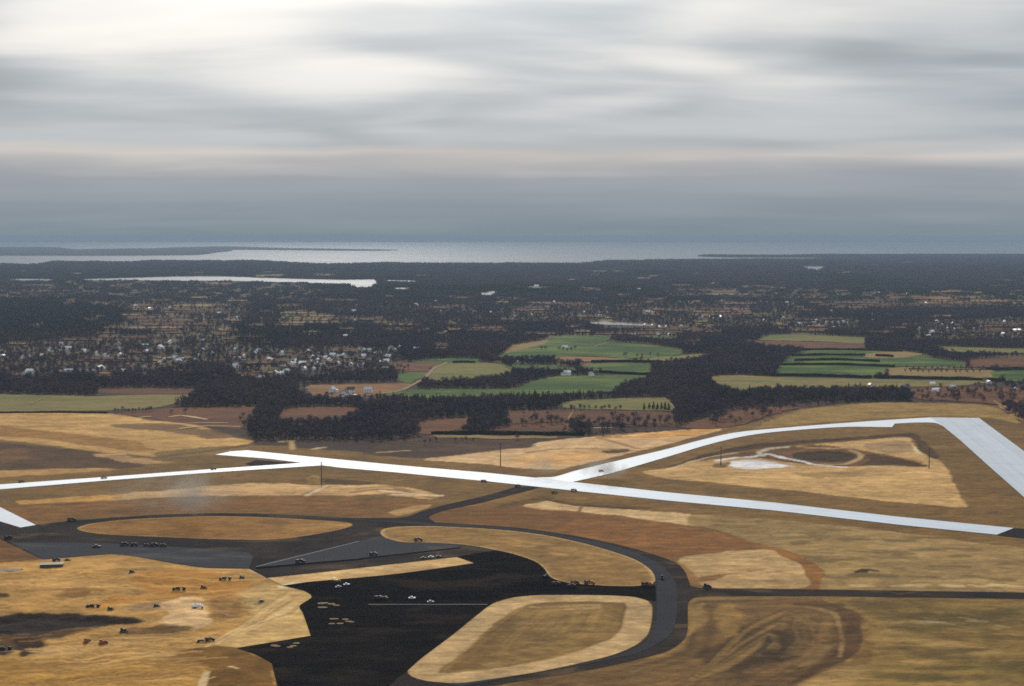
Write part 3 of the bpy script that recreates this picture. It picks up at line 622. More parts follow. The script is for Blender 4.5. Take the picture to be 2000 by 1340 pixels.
def landmass(name, pix, top, label):
    """low wooded land across the water: a swelling sheet with a real height"""
    lp = [Vector(p) for p in gl(pix, 180)]; n = len(lp)
    bm = bmesh.new(); ctr = sum(lp, Vector((0, 0))) / n
    rings = []
    for f, z in ((1.0, 0.1), (0.992, top * 0.55), (0.97, top * 0.8), (0.8, top), (0.4, top * 1.1)):
        rings.append([bm.verts.new((ctr.x + (p.x - ctr.x) * f, ctr.y + (p.y - ctr.y) * f, z * (0.8 + 0.4 * random.random()))) for p in lp])
    for a, b in zip(rings, rings[1:]):
        for i in range(n): bm.faces.new((a[i], a[(i + 1) % n], b[(i + 1) % n], b[i]))
    bm.faces.new(rings[-1]); bmesh.ops.triangulate(bm, faces=[f for f in bm.faces if len(f.verts) > 4])
    m = bpy.data.meshes.new(name); bm.to_mesh(m); bm.free()
    return tag(link(name, m, shore_m), label, kind='structure')
landmass('headland', [(-500,488),(-100,484),(0,483.5),(60,483),(110,484),(150,488),(220,489.5),(300,488),(360,486.5),(420,485.5),(452,488),(450,490.5),(420,494),(380,498.5),(250,499.5),(100,499.5),(0,499.5),(-500,499)], 16, 'low wooded headland across the bay')
landmass('headland', [(300,486),(380,483),(430,482),(500,483.5),(560,485.5),(640,487),(720,488.2),(778,489),(720,490),(640,489.5),(540,488.6),(470,488),(400,488)], 14, 'thin wooded spit reaching into the bay')
landmass('hills', [(-700,471.6),(0,471.4),(600,471.2),(1000,471.2),(1500,471.4),(2000,471.2),(2700,471.2),(2700,472.3),(2000,472.3),(1400,472.4),(1000,472.2),(600,472.4),(0,472.4),(-700,472.3)], 14, 'faint far shore on the horizon')

# ------------------------------------------------------------------ fields
FIELD_C = {'straw': ((134, 116, 64), (98, 96, 48)), 'green': ((54, 80, 22), (88, 100, 36)), 'olive': ((124, 114, 60), (92, 94, 42)), 'tan': ((146, 120, 74), (124, 100, 58)),
           'brown': ((104, 64, 36), (80, 50, 30)), 'red': ((112, 70, 40), (84, 52, 32)), 'farm': ((146, 104, 60), (112, 80, 48)), 'dusk': ((80, 76, 54), (64, 64, 46))}
FM = {}
for k, (a, b) in FIELD_C.items():
    for j in range(3):
        FM[k, j] = ground_mat('field_' + k, alb(a), amp=0.45, scales=(0.008 + 0.003 * j, 0.04, 0.2), stretch=(0.5, 1.2), ang=(j - 1) * 0.5, bump=0.0, tint=alb(b), lanes=((0.15, -0.4, 1.1)[j], 0.09, 0.55, 0.0))
FIELDS = [
 ('straw', [(-80,769),(0,770),(100,772),(175,774),(260,772),(375,771),(352,784),(312,795),(210,802),(100,803),(0,805),(-80,806)], 'striped olive field beside the sandy fill'),
 ('red', [(222,808),(290,801),(340,797),(420,796),(505,795),(492,806),(478,822),(468,838),(420,834),(330,823),(280,815)], 'red-brown field west of the dark wood'),
 ('brown', [(188,760),(280,758),(385,760),(380,768),(300,770),(200,768)], 'narrow brown field under the village trees'),
 ('farm', [(602,753),(680,751),(800,750),(790,762),(737,770),(660,780),(612,772)], 'tan farmyard with white houses'),
 ('red', [(546,818),(552,803),(570,797),(625,795),(700,796),(690,806),(655,818),(600,820)], 'red-brown field behind the dark wood'),
 ('red', [(765,710),(800,708),(862,705),(875,707),(845,716),(830,726),(775,722)], 'red-brown field below the village'),
 ('green', [(775,731),(832,727),(846,732),(812,743),(798,749),(778,742)], 'small green field beside the farm track'),
 ('olive', [(846,716),(878,709),(930,708),(975,710),(1000,718),(1000,731),(925,739),(862,745),(835,741)], 'pale green field beside the farm track'),
 ('green', [(800,706),(875,700),(937,701),(928,708),(880,709)], 'thin green field under the wood'),
 ('green', [(750,772),(800,761),(900,760),(1000,759),(1037,745),(1087,735),(1175,733),(1272,734),(1240,742),(1217,748),(1196,765),(1100,769),(1000,772),(850,777)], 'long green field above the dark wood'),
 ('green', [(960,700),(985,690),(1000,676),(1050,668),(1075,660),(1112,656),(1195,657),(1187,668),(1250,672),(1312,679),(1337,687),(1312,696),(1237,701),(1160,696),(1080,697)], 'broad green field beyond the hedges'),
 ('tan', [(985,690),(1000,675),(1040,668),(1068,664),(1062,672),(1020,682)], 'tan strip along the broad green field'),
 ('farm', [(1080,697.5),(1150,697),(1237,702),(1240,705),(1162,705.5),(1087,706.5)], 'tan strip above the first hedge'),
 ('olive', [(1242,702),(1325,695),(1360,691.5),(1400,691.5),(1360,698),(1337,703),(1290,706)], 'pale strip field reaching the dark wood'),
 ('green', [(1128,718),(1155,710),(1210,709),(1273,711),(1274,727),(1220,727),(1170,725)], 'green field between two dark hedges'),
 ('green', [(1000,712),(1080,714),(1125,719),(1125,725),(1000,722)], 'dull green field above the long hedge'),
 ('olive', [(1085,796),(1120,783),(1200,779),(1295,777),(1310,788),(1315,797),(1310,803),(1215,801),(1125,799)], 'yellow-green field in front of the wood'),
 ('brown', [(985,804),(1087,801),(1200,803),(1317,807),(1316,833),(1200,828),(1100,823),(1000,827)], 'brown strip field with thin trees'),
 ('red', [(812,832),(845,820),(922,816),(915,828),(900,838),(845,850),(826,848)], 'red-brown field at the wood edge'),
 ('brown', [(950,840),(1013,830),(1104,828),(1104,843),(1010,843)], 'red-brown strip above the dark hedge'),
 ('tan', [(845,850),(960,851.5),(1090,853),(1086,857),(960,857),(850,855)], 'thin pale strip below the dark hedge'),
 ('olive', [(1480,664),(1500,656),(1562,654),(1692,660),(1690,671),(1600,667)], 'pale green field under the far village'),
 ('red', [(1445,668),(1500,666),(1600,668),(1691,672),(1690,680),(1575,681),(1500,677)], 'reddish field above the hedged green fields'),
 ('green', [(1543,697),(1575,685),(1650,684),(1725,686),(1762,686),(1802,692),(1822,700),(1887,708),(1887,717),(1750,717),(1737,728),(1700,735),(1600,732),(1515,730),(1525,712)], 'green fields ruled by dark hedges'),
 ('tan', [(1690,692),(1760,687),(1800,692),(1760,699),(1700,699)], 'tan patch among the hedged fields'),
 ('tan', [(1735,728),(1750,718),(1925,721),(1950,735),(1955,742),(1860,740),(1740,736)], 'pale orchard ground with rows of trees'),
 ('straw', [(1387,736),(1440,733),(1507,736),(1700,741),(1925,745),(1890,753),(1762,757),(1600,758),(1480,760),(1447,763),(1402,751)], 'long pale field above the dark pinewood'),
 ('red', [(1890,703),(1950,699),(2000,697),(2150,694),(2150,716),(2000,717),(1893,717)], 'red-brown field east of the hedges'),
 ('green', [(1937,726),(2000,723),(2150,722),(2150,748),(1965,744)], 'dark green field at the hedge end'),
 ('olive', [(1825,677),(1900,679),(1975,681),(2150,684),(2150,690),(1960,690),(1862,687)], 'pale strip between dark tree belts'),
 ('red', [(1780,760),(1880,756),(2000,757),(2150,760),(2150,796),(1945,790),(1860,783),(1790,780)], 'reddish scrubland with roadside houses'),
 ('red', [(1322,836),(1400,812),(1490,797),(1560,797),(1500,812),(1440,833),(1360,838)], 'reddish scrub below the airfield slope'),
]
rect = [(120,158,583,597,'farm'),(150,240,590,597,'tan'),(50,95,630,640,'red'),(245,300,598,606,'farm'),(320,490,592,602,'tan'),(300,470,606,614,'brown'),(230,400,620,637,'brown'),(220,460,636,641,'tan'),
 (150,390,655,663,'brown'),(410,460,642,657,'brown'),(110,330,700,709,'brown'),(10,60,727,740,'brown'),(180,240,727,733,'farm'),(530,690,610,632,'tan'),(552,590,610,620,'green'),(500,600,592,600,'tan'),(580,740,585,591,'tan'),(715,760,619,632,'brown'),(690,835,630,638,'tan'),(500,535,605,613,'red'),
 (905,1010,640,650,'brown'),(835,890,670,688,'brown'),(1110,1240,530,535,'farm'),(1120,1190,562,572,'brown'),(1295,1500,562,570,'brown'),(1300,1500,573,578,'tan'),(1070,1165,590,600,'brown'),(1020,1080,603,612,'tan'),(1210,1260,596,602,'brown'),
 (1310,1480,600,616,'farm'),(1350,1395,623,634,'olive'),(1145,1415,637,653,'brown'),(1095,1142,632,640,'farm'),(1160,1205,620,629,'tan'),(1240,1285,607,618,'tan'),(1500,1640,567,578,'brown'),(1600,1765,549,558,'dusk'),(1670,1800,572,600,'brown'),
 (1750,1900,576,598,'farm'),(1830,2010,580,596,'farm'),(1600,1780,592,604,'brown'),(1900,2010,628,650,'brown'),(1500,1545,630,643,'tan'),(1950,2010,565,572,'brown'),(0,150,552,562,'dusk'),(60,260,566,576,'dusk'),(180,500,552,563,'dusk'),(200,420,567,577,'dusk'),(420,640,560,578,'dusk'),(0,110,576,584,'farm'),(300,480,580,588,'dusk'),
 (1160,1240,527,531,'dusk'),(1320,1410,532,536,'dusk'),(960,1010,586,592,'tan'),(1320,1380,586,592,'farm'),(1400,1470,586,590,'tan'),(1230,1330,655,665,'green'),(1330,1380,664,676,'brown'),(360,420,530,536,'farm'),(20,60,530,535,'farm'),(880,900,520,526,'farm')]
NOTREE = []           # (polygon in pixels, keep fraction)
for i, (k, pts_, lb) in enumerate(FIELDS):
    sheet('field', [pts_], 0.25 + 0.012 * i, FM[k, i % 3], lb, step=14, rag=4.0); NOTREE.append((pts_, 0.14 if 'scrub' in lb else 0.0))
for zx0, zx1, zy0, zy1, n_ in ((150,500,583,655,26),(0,520,655,735,34),(520,800,655,720,8),(0,500,550,585,14),(500,1000,575,650,22),(960,1560,560,650,44),(1500,2000,560,650,40),(1100,2000,528,560,16),(200,900,528,540,8)):
    for _ in range(n_):
        xa = random.uniform(zx0, zx1); ya_ = random.uniform(zy0, zy1); rect.append((xa, xa + random.uniform(30, 120) , ya_, ya_ + random.uniform(2.5, 4.0), random.choice(('brown', 'brown', 'farm', 'red', 'dusk', 'tan', 'brown'))))
strips = []
for (x0, x1, y0, y1, k) in rect:                       # clearings seen edge-on: thin broken streaks
    n = max(1, int((y1 - y0) / 4.2))
    for j in range(n):
        yc = y0 + (y1 - y0) * (j + .5) / n + random.uniform(-1.8, 1.8); L = (x1 - x0) * random.uniform(.55, .95); xc = random.uniform(x0 + L / 2, x1 - L / 2)
        strips.append((xc - L / 2, xc + L / 2, yc - random.uniform(1.0, 2.3), yc + random.uniform(1.0, 2.3), random.choice((k, k, k, 'brown' if k != 'dusk' else 'dusk'))))
for i, (x0, x1, y0, y1, k) in enumerate(strips):
    n = 16; cx_, cy_ = (x0 + x1) / 2, (y0 + y1) / 2; pts_ = []
    for j in range(n):
        a = 2 * math.pi * (j + .5) / n; cs, sn = math.cos(a), math.sin(a); r_ = 1 / max(abs(cs), abs(sn)) ** 0.5 * random.uniform(0.6, 1.0)
        pts_.append((cx_ + (x1 - x0) / 2 * cs * r_, cy_ + (y1 - y0) / 2 * sn * r_))
    sheet('field', [pts_], 0.7 + 0.006 * i, FM[k, i % 3], 'distant %s clearing in the wooded plain' % {'farm': 'tan', 'dusk': 'grey-green', 'red': 'red-brown'}.get(k, k), step=30)
    NOTREE.append((pts_, 0.06 if k != 'dusk' else 0.35))
track_m = ground_mat('farm_track', alb((150, 122, 88)), amp=0.15, bump=0.0)
sand_m = ground_mat('bright_sand', alb((206, 178, 136)), amp=0.25, bump=0.0)
def path(pix, wd, z, label):
    c = [np.array(p) for p in gl(pix, 15, False)]; L, R = [], []
    for i in range(len(c)):
        d = c[min(i + 1, len(c) - 1)] - c[max(i - 1, 0)]; n = np.array([-d[1], d[0]]) / (np.linalg.norm(d) + 1e-9) * wd / 2
        n = n * random.uniform(0.7, 1.3); L.append(tuple(c[i] + n)); R.append(tuple(c[i] - n))
    sheet('path', [L + R[::-1]], z, sand_m if 'sand' in label or 'scrape' in label else track_m, label, metres=True); NOTREE.append((list(pix) + [(p[0] + 4, p[1] + 2) for p in pix[::-1]], 0.0))
path([(874,708),(848,720),(830,738),(806,752),(780,764),(740,770)], 7, 0.75, 'farm track running down between the green fields')
path([(606,756),(630,755)], 14, 0.75, 'bare patch in the farmyard')
path([(1296,777),(1310,789),(1317,798)], 3, 0.75, 'pale track at the corner of the yellow-green field')
path([(1388,737),(1402,752)], 3.5, 0.75, 'pale track at the end of the long pale field')
path([(1130,717),(1155,710)], 4, 0.75, 'pale lane beside the hedged field')
path([(1160,677),(1186,670)], 4, 0.75, 'pale lane crossing the broad green field')
path([(60,790),(80,780),(98,773)], 2.5, 0.75, 'pale track crossing the striped olive field')
path([(1940,783),(1960,795),(1990,812)], 4, 0.75, 'pale lane beside the airfield slope')
path([(330,815),(352,812),(405,820)], 7, 0.75, 'bright sand streak on the red-brown field')
path([(270,816),(296,814)], 5, 0.75, 'short sand streak on the red-brown field')
path([(360,828),(400,826),(446,827)], 4, 0.75, 'thin sand streak on the red-brown field')
path([(350,838),(400,833),(470,834)], 5, 0.75, 'ragged sand streak by the dark wood')
path([(1120,802),(1112,815),(1108,835),(1105,843)], 2.2, 0.75, 'pale lane across the brown strip field')
path([(1150,837),(1195,836)], 4, 0.75, 'pale scrape in the dark scrub')

# ------------------------------------------------------------------ woods
def twig_mat(name, c, var):
    m, t, b = new_mat(name)
    oi = t.node('ShaderNodeObjectInfo').outputs['Random']
    geo = t.node('ShaderNodeNewGeometry').outputs['Position']
    n = t.noise(geo, 0.35, 2); n2 = t.noise(geo, 0.006, 3)
    f = t.math('ADD', 0.55, t.math('MULTIPLY', t.math('ADD', oi, n), 0.45))
    c2 = t.mix(t.maprange(n2, 0.4, 0.6, 0, 1), c, var)
    nd = t.node('ShaderNodeVectorMath', operation='SCALE'); t.set(nd.inputs[0], c2); t.set(nd.inputs['Scale'], f)
    t.set(b.inputs['Base Color'], nd.outputs[0]); b.inputs['Roughness'].default_value = 0.95; b.inputs['Specular IOR Level'].default_value = 0.05
    return m
bare_m = twig_mat('bare_twigs', (0.110, 0.078, 0.082), (0.072, 0.060, 0.080))
pine_m = twig_mat('pine_needles', (0.038, 0.046, 0.026), (0.05, 0.05, 0.032))
bark_m = plain('bark', (0.05, 0.04, 0.034), 0.95, spec=0.05)
def tri_leaf(V, Fc, p, d, L, wdt, r):
    a = Vector((r.uniform(-1, 1), r.uniform(-1, 1), r.uniform(-1, 1))).cross(d)
    if a.length < 1e-3: a = Vector((1, 0, 0))
    a.normalize(); s = len(V)
    V += [p - a * wdt / 2, p + a * wdt / 2, p + d * L]; Fc.append((s, s + 1, s + 2))
def cone(V, Fc, a, b, r0, r1, n=5):
    d = (b - a); z = d.normalized(); x = z.orthogonal().normalized(); y = z.cross(x); s = len(V)
    for c, r in ((a, r0), (b, r1)):
        for i in range(n):
            t = 2 * math.pi * i / n; V.append(c + (x * math.cos(t) + y * math.sin(t)) * r)
    for i in range(n): Fc.append((s + i, s + (i + 1) % n, s + n + (i + 1) % n, s + n + i))
def bare_tree(seed, H=15.0, R=5.0, ntw=110, size=1.0):
    """trunk with limbs, and a crown of twig sprays spread through an uneven volume"""
    r = random.Random(seed); tv, tf, cv, cf = [], [], [], []
    top = Vector((r.uniform(-.5, .5), r.uniform(-.5, .5), H * 0.62)); cone(tv, tf, Vector((0, 0, -0.6)), top, 0.32, 0.10)
    limbs = []
    for i in range(9):
        b0 = Vector((0, 0, 0)).lerp(top, r.uniform(0.42, 1.0)); t = r.uniform(0, 6.28); up = r.uniform(0.35, 1.1)
        e = b0 + Vector((math.cos(t), math.sin(t), up)).normalized() * r.uniform(0.55, 1.0) * R
        e.z = min(e.z, H * 0.95); cone(tv, tf, b0, e, 0.12, 0.03, 3); limbs.append((b0, e))
    cz = H * 0.57; lob = [(r.uniform(-.45, .45) * R, r.uniform(-.45, .45) * R, cz + r.uniform(-.22, .2) * H, r.uniform(.45, .75) * R) for _ in range(6)]
    for i in range(ntw):
        lx, ly, lz, lr = r.choice(lob); u = Vector((r.gauss(0, 1), r.gauss(0, 1), r.gauss(0, 1))).normalized() * lr * r.uniform(.35, 1.0) ** .5
        p = Vector((lx + u.x, ly + u.y, lz + u.z * .85)); d = (u.normalized() * .5 + Vector((r.uniform(-1, 1), r.uniform(-1, 1), r.uniform(-.7, 1)))).normalized()
        tri_leaf(cv, cf, p - d * .6 * size, d, r.uniform(0.9, 1.9) * size, r.uniform(0.5, 1.1) * size, r)
    return tv, tf, cv, cf
def pine_tree(seed, H=15.0, R=3.2, n=120):
    r = random.Random(seed); tv, tf, cv, cf = [], [], [], []
    cone(tv, tf, Vector((0, 0, -0.6)), Vector((0, 0, H * 0.95)), 0.26, 0.04)
    for i in range(n):
        h = r.uniform(0.16, 1.0); rad = R * (1 - h) ** 0.75 * r.uniform(0.35, 1.05) + 0.1; t = r.uniform(0, 6.28)
        p = Vector((math.cos(t) * rad * .4, math.sin(t) * rad * .4, h * H)); d = Vector((math.cos(t), math.sin(t), r.uniform(-.35, .25))).normalized()
        tri_leaf(cv, cf, p, d, rad * 0.9 + 0.5, r.uniform(0.8, 1.6), r)
    return tv, tf, cv, cf
def mk(name, parts, mats):
    V, Fc, mi = [], [], []
    for (v, f), k in zip(parts, range(len(parts))):
        s = len(V); V += v; Fc += [tuple(i + s for i in q) for q in f]; mi += [k] * len(f)
    m = bpy.data.meshes.new(name); m.from_pydata([tuple(v) for v in V], [], Fc)
    for x in mats: m.materials.append(x)
    m.polygons.foreach_set('material_index', np.array(mi, np.int32)); m.update(); return m
protos = bpy.data.collections.new('tree_shapes')
def add_proto(i, m):
    o = bpy.data.objects.new('shape_%02d' % i, m); protos.objects.link(o)
for i in range(5):
    tv, tf, cv, cf = bare_tree(100 + i, random.uniform(13, 17), random.uniform(4.5, 6), 170, 1.0); add_proto(i, mk('bare', [(tv, tf), (cv, cf)], [bark_m, bare_m]))
for i in range(2):
    tv, tf, cv, cf = pine_tree(200 + i, random.uniform(13, 17)); add_proto(5 + i, mk('pine', [(tv, tf), (cv, cf)], [bark_m, pine_m]))
for i in range(4):                                            # clumps for the far woods
    V, Fc = [], []
    for k in range(9):
        tv, tf, cv, cf = bare_tree(300 + i * 9 + k, random.uniform(12, 17), 5.5, 42, 2.0); of = Vector((random.uniform(-17, 17), random.uniform(-17, 17), 0))
        s = len(V); V += [v + of for v in cv]; Fc += [tuple(a + s for a in q) for q in cf]
    add_proto(7 + i, mk('clump', [(V, Fc)], [pine_m if i == 3 else bare_m]))
def gn_group():
    g = bpy.data.node_groups.new('plant_trees', 'GeometryNodeTree')
    g.interface.new_socket('Geometry', in_out='INPUT', socket_type='NodeSocketGeometry'); g.interface.new_socket('Geometry', in_out='OUTPUT', socket_type='NodeSocketGeometry')
    n = g.nodes; gi = n.new('NodeGroupInput'); go = n.new('NodeGroupOutput')
    ip = n.new('GeometryNodeInstanceOnPoints'); ci = n.new('GeometryNodeCollectionInfo')
    ci.inputs['Collection'].default_value = protos; ci.inputs['Separate Children'].default_value = True; ci.inputs['Reset Children'].default_value = True
    ip.inputs['Pick Instance'].default_value = True
    def att(nm, typ):
        a = n.new('GeometryNodeInputNamedAttribute'); a.data_type = typ; a.inputs['Name'].default_value = nm; return a.outputs['Attribute']
    cx_ = n.new('ShaderNodeCombineXYZ'); e2r = n.new('FunctionNodeEulerToRotation')
    g.links.new(att('rot', 'FLOAT'), cx_.inputs[2]); g.links.new(cx_.outputs[0], e2r.inputs[0])
    g.links.new(gi.outputs[0], ip.inputs['Points']); g.links.new(ci.outputs[0], ip.inputs['Instance'])
    g.links.new(att('pick', 'INT'), ip.inputs['Instance Index']); g.links.new(e2r.outputs[0], ip.inputs['Rotation']); g.links.new(att('size', 'FLOAT'), ip.inputs['Scale'])
    g.links.new(ip.outputs[0], go.inputs[0]); return g
GNG = gn_group()
def wood(name, label, P, pick, rot, size):
    m = bpy.data.meshes.new(name); m.vertices.add(len(P)); m.vertices.foreach_set('co', np.ascontiguousarray(P, np.float32).ravel())
    for nm, ty, v in (('pick', 'INT', pick), ('rot', 'FLOAT', rot), ('size', 'FLOAT', size)):
        a = m.attributes.new(nm, ty, 'POINT'); a.data.foreach_set('value', np.ascontiguousarray(v, np.int32 if ty == 'INT' else np.float32))
    o = link(name, m); md = o.modifiers.new('plant', 'NODES'); md.node_group = GNG
    return tag(o, label, 'woodland', kind='stuff')
# where trees stand: everywhere beyond the airfield but the fields, waters and gardens
SPARSE = [([(680,888),(760,862),(840,848),(1140,848),(1330,834),(1330,846),(1040,878),(830,902)], 0.10),
          ([(1310,838),(1420,800),(1500,793),(1660,778),(1560,806),(1440,838)], 0.12),
          ([(1775,752),(2200,742),(2200,802),(1940,794),(1780,786)], 0.10),
          ([(180,808),(500,796),(480,840),(500,868),(300,832)], 0.05),
          ([(-150,740),(-150,690),(110,665),(300,655),(420,660),(520,680),(700,675),(780,690),(800,715),(760,728),(600,745),(400,715),(250,735)], 0.24),
          ([(420,700),(600,690),(780,680),(780,722),(640,722),(620,742),(480,745)], 0.2),
          ([(980,600),(1200,590),(1560,590),(1560,640),(1350,645),(1150,630),(980,632)], 0.32),
          ([(1500,640),(1520,622),(1680,622),(1680,648),(1560,648)], 0.3), ([(1780,670),(1800,630),(2100,615),(2100,665)], 0.3),
          ([(560,750),(820,746),(800,775),(740,790),(600,785)], 0.12), ([(-60,549),(520,549),(640,562),(640,588),(300,584),(-60,588)], 0.22), ([(120,588),(300,586),(500,590),(490,615),(420,660),(300,655),(200,640),(300,615)], 0.3), ([(1290,560),(1560,563),(1800,568),(2100,575),(2100,604),(1700,606),(1560,590),(1300,582)], 0.3), ([(640,586),(1000,590),(1000,620),(900,640),(700,636),(500,640),(520,605)], 0.5)]
air_px = AIRFIELD
waters = [p for p, _ in PONDS]
def keep_mask(P, hh):
    bx, by = project(P); tops = []
    for f in (0.3, 0.65, 1.0):
        Q = P.copy(); Q[:, 2] += hh * f; tops.append(project(Q))
    prob = np.ones(len(P))
    for pts_, f in SPARSE: prob = np.where(inside_poly(bx, by, pts_), np.minimum(prob, f), prob)
    for pts_, f in NOTREE:
        hit = inside_poly(bx, by, pts_)
        for tx, ty in tops: hit |= inside_poly(tx, ty, pts_)
        prob = np.where(hit, np.minimum(prob, f), prob)
    for pts_ in waters + [air_px]:
        hit = inside_poly(bx, by, pts_)
        for tx, ty in tops: hit |= inside_poly(tx, ty, pts_)
        prob = np.where(hit, 0, prob)
    k = rng.random(len(P)) < prob
    k &= (bx > -60) & (bx < 2060)
    return k, bx, by
def scatter(d0, d1, step):
    ys = np.arange(d0, d1, step); out = []
    for y in ys:
        hw = 0.385 * y + 30; xs = np.arange(-hw, hw, step); out.append(np.stack([xs, np.full_like(xs, y)], 1))
    P = np.concatenate(out); P += rng.uniform(-0.48, 0.48, P.shape) * step
    return np.concatenate([P, np.full((len(P), 1), -0.8)], 1)
shore_poly = [tuple(p) for p in shore_g] + far
PINES = [([(1330,760),(1500,755),(1620,752),(1770,760),(1785,790),(1600,795),(1400,790)], 0.25), ([(400,640),(640,635),(700,660),(520,672),(420,668)], 0.7), ([(0,590),(240,600),(250,650),(0,660)], 0.6), ([(840,765),(960,775),(960,800),(860,800)], 0.2)]
def plant(name, label, d0, d1, step, hh, near):
    P = scatter(d0, d1, step); k, bx, by = keep_mask(P, hh)
    k &= ~inside_poly(P[:, 0], P[:, 1], shore_poly)
    P, bx, by = P[k], bx[k], by[k]; n = len(P)
    lump = fbm(P[:, 0] / 220, P[:, 1] / 220, 7)
    if near:
        pine = np.where(fbm(P[:, 0] / 160, P[:, 1] / 160, 23) > 0.2, 0.6, 0.03)
        for pts_, f in PINES: pine = np.where(inside_poly(bx, by, pts_), f, pine)
        pick = np.where(rng.random(n) < pine, rng.integers(5, 7, n), rng.integers(0, 5, n)); size = rng.uniform(0.6, 1.15, n) * (1 + 0.5 * lump)
    else:
        pick = rng.integers(7, 10, n); pick = np.where(fbm(P[:, 0] / 500, P[:, 1] / 500, 23) > 0.1, 10, pick); size = rng.uniform(0.7, 1.2, n) * (step / 26.0) ** 0.5 * (1 + 0.5 * lump)
    print(name, n)
    return wood(name, label, P, pick, rng.uniform(0, 6.28, n), size)
plant('woodland', 'dark bare winter woodland along the edge of the airfield', 1800, 3400, 8.0, 7, True)
plant('woodland', 'bare woods and garden trees around the village and farm fields', 3400, 5600, 10.0, 7.5, True)
plant('woodland', 'blue-grey woods of the plain in front of the long lake', 5600, 9000, 26.0, 8, False)
plant('woodland', 'hazy unbroken woods along the shore of the bay', 9000, 19000, 44.0, 6, False)
#PART3
# ------------------------------------------------------------------ single trees and hedges
PROTO = []
for i in range(6):
    tv, tf, cv, cf = bare_tree(500 + i, random.uniform(11, 15), random.uniform(4, 5.5), 200, 0.85)
    PROTO.append((mk('bare_trunk', [(tv, tf)], [bark_m]), mk('bare_crown', [(cv, cf)], [bare_m])))
for i in range(3):
    tv, tf, cv, cf = pine_tree(600 + i, random.uniform(9, 13), 3.4, 160)
    PROTO.append((mk('pine_trunk', [(tv, tf)], [bark_m]), mk('pine_crown', [(cv, cf)], [pine_m])))
def tree(px_, py_, label, group, pine=False, s=1.0):
    p = G(px_, py_); e = empty('pine_tree' if pine else 'bare_tree', (p[0], p[1], 0.0), random.uniform(0, 6.28))
    a, b = PROTO[random.choice((6, 7, 8)) if pine else random.randrange(6)]
    e.scale = (s * random.uniform(.85, 1.15),) * 2 + (s * random.uniform(.85, 1.15),)
    link('trunk', a, None, e); link('crown', b, None, e); tag(e, label, 'tree', group); return e
U = random.uniform
for k in range(14): tree(1772 + k * 11.5 + U(-2, 2), 722.5 + U(-.5, .5), 'small tree in the upper row of the pale orchard', 'upper orchard row', s=0.75)
for k in range(13): tree(1768 + k * 12 + U(-3, 3), 729 + U(-.7, .7), 'small tree in the lower row of the pale orchard', 'lower orchard row', s=0.7)
for k in range(30): tree(1018 + k * 10 + U(-3, 3), 829 + U(-3, 3.5), 'thin bare tree standing along the brown strip field', 'trees along the brown strip field', s=U(.8, 1.35))
for x, y in ((1022,812),(1048,824),(1040,820),(1085,824),(1070,818)): tree(x, y, 'thin bare tree at the wood end of the brown strip field', 'trees at the end of the brown strip', s=.8)
for k in range(13): tree(1096 + k * 9.5 + U(-3, 3), 801.5 + U(-1, 1.5), 'small bare tree at the foot of the yellow-green field', 'trees below the yellow-green field', s=U(.55, .95))
for x, y in ((1268,800),(1276,801.5),(1284,802),(1292,801),(1299,803),(1306,803.5),(1258,802)): tree(x, y, 'dark evergreen tree at the corner of the yellow-green field', 'evergreens at the field corner', True, .95)
for x, y, l in ((1010,859,'single bare tree in the scrub below the dark hedge'),): tree(x, y, l, None, s=.9)
for x, y in ((925,862),(910,863),(902,860),(890,864),(1150,852),(1165,852.5),(1178,852),(1190,851),(840,864),(852,862),(830,868)): tree(x, y, 'low leafless thorn tree in the dark scrub by the sand', 'thorn trees in the scrub', s=U(.45, .7))
for k in range(17): tree(606 + k * 9 + U(-4, 4), 779 + U(-2, 3) - 0.012 * (k * 9), 'bare garden tree in front of the white farmhouses', 'garden trees at the farm', s=U(.5, .85))
for x, y in ((1058,683),(1065,684),(1092,684),(1100,686),(1108,687),(1116,686),(1123,683)): tree(x, y, 'bare tree around the farmstead in the broad green field', 'trees at the green field farmstead', s=.95)
for x, y in ((1219,697),(1223,697),(1245,698),(1255,697.5),(1270,697),(1285,698)): tree(x, y, 'field tree on the lower edge of the broad green field', 'trees under the broad green field', s=.9)
for k in range(12): tree(226 + k * 6.5 + U(-2, 2), 805.5 - (k > 6) * 2 + U(-1, 1), 'low bare tree on the bank under the striped olive field', 'trees under the olive field', s=U(.5, .8))
for x, y in ((335,812),(470,822),(474,815),(362,808)): tree(x, y, 'dark shrub-like tree alone on the red-brown field', 'trees on the red-brown field', s=.8)
for x, y in ((1783,776),(1800,770),(1822,764),(1836,768),(1850,763),(1868,770),(1890,762),(1905,766),(1915,760),(1935,768),(1950,776),(1965,771),(1980,778),(1992,770),(1905,756),(1912,754)): tree(x, y, 'bare tree among the roadside houses on the reddish scrub', 'trees around the roadside houses', s=U(.6, 1.0))
for x, y in ((777,722),(783,721),(790,722),(797,721.5)): tree(x, y, 'bare tree standing in the red-brown field below the village', 'trees in the field below the village', s=.85)
hedge_m = twig_mat('hedge_leaves', (0.020, 0.024, 0.013), (0.026, 0.024, 0.016))
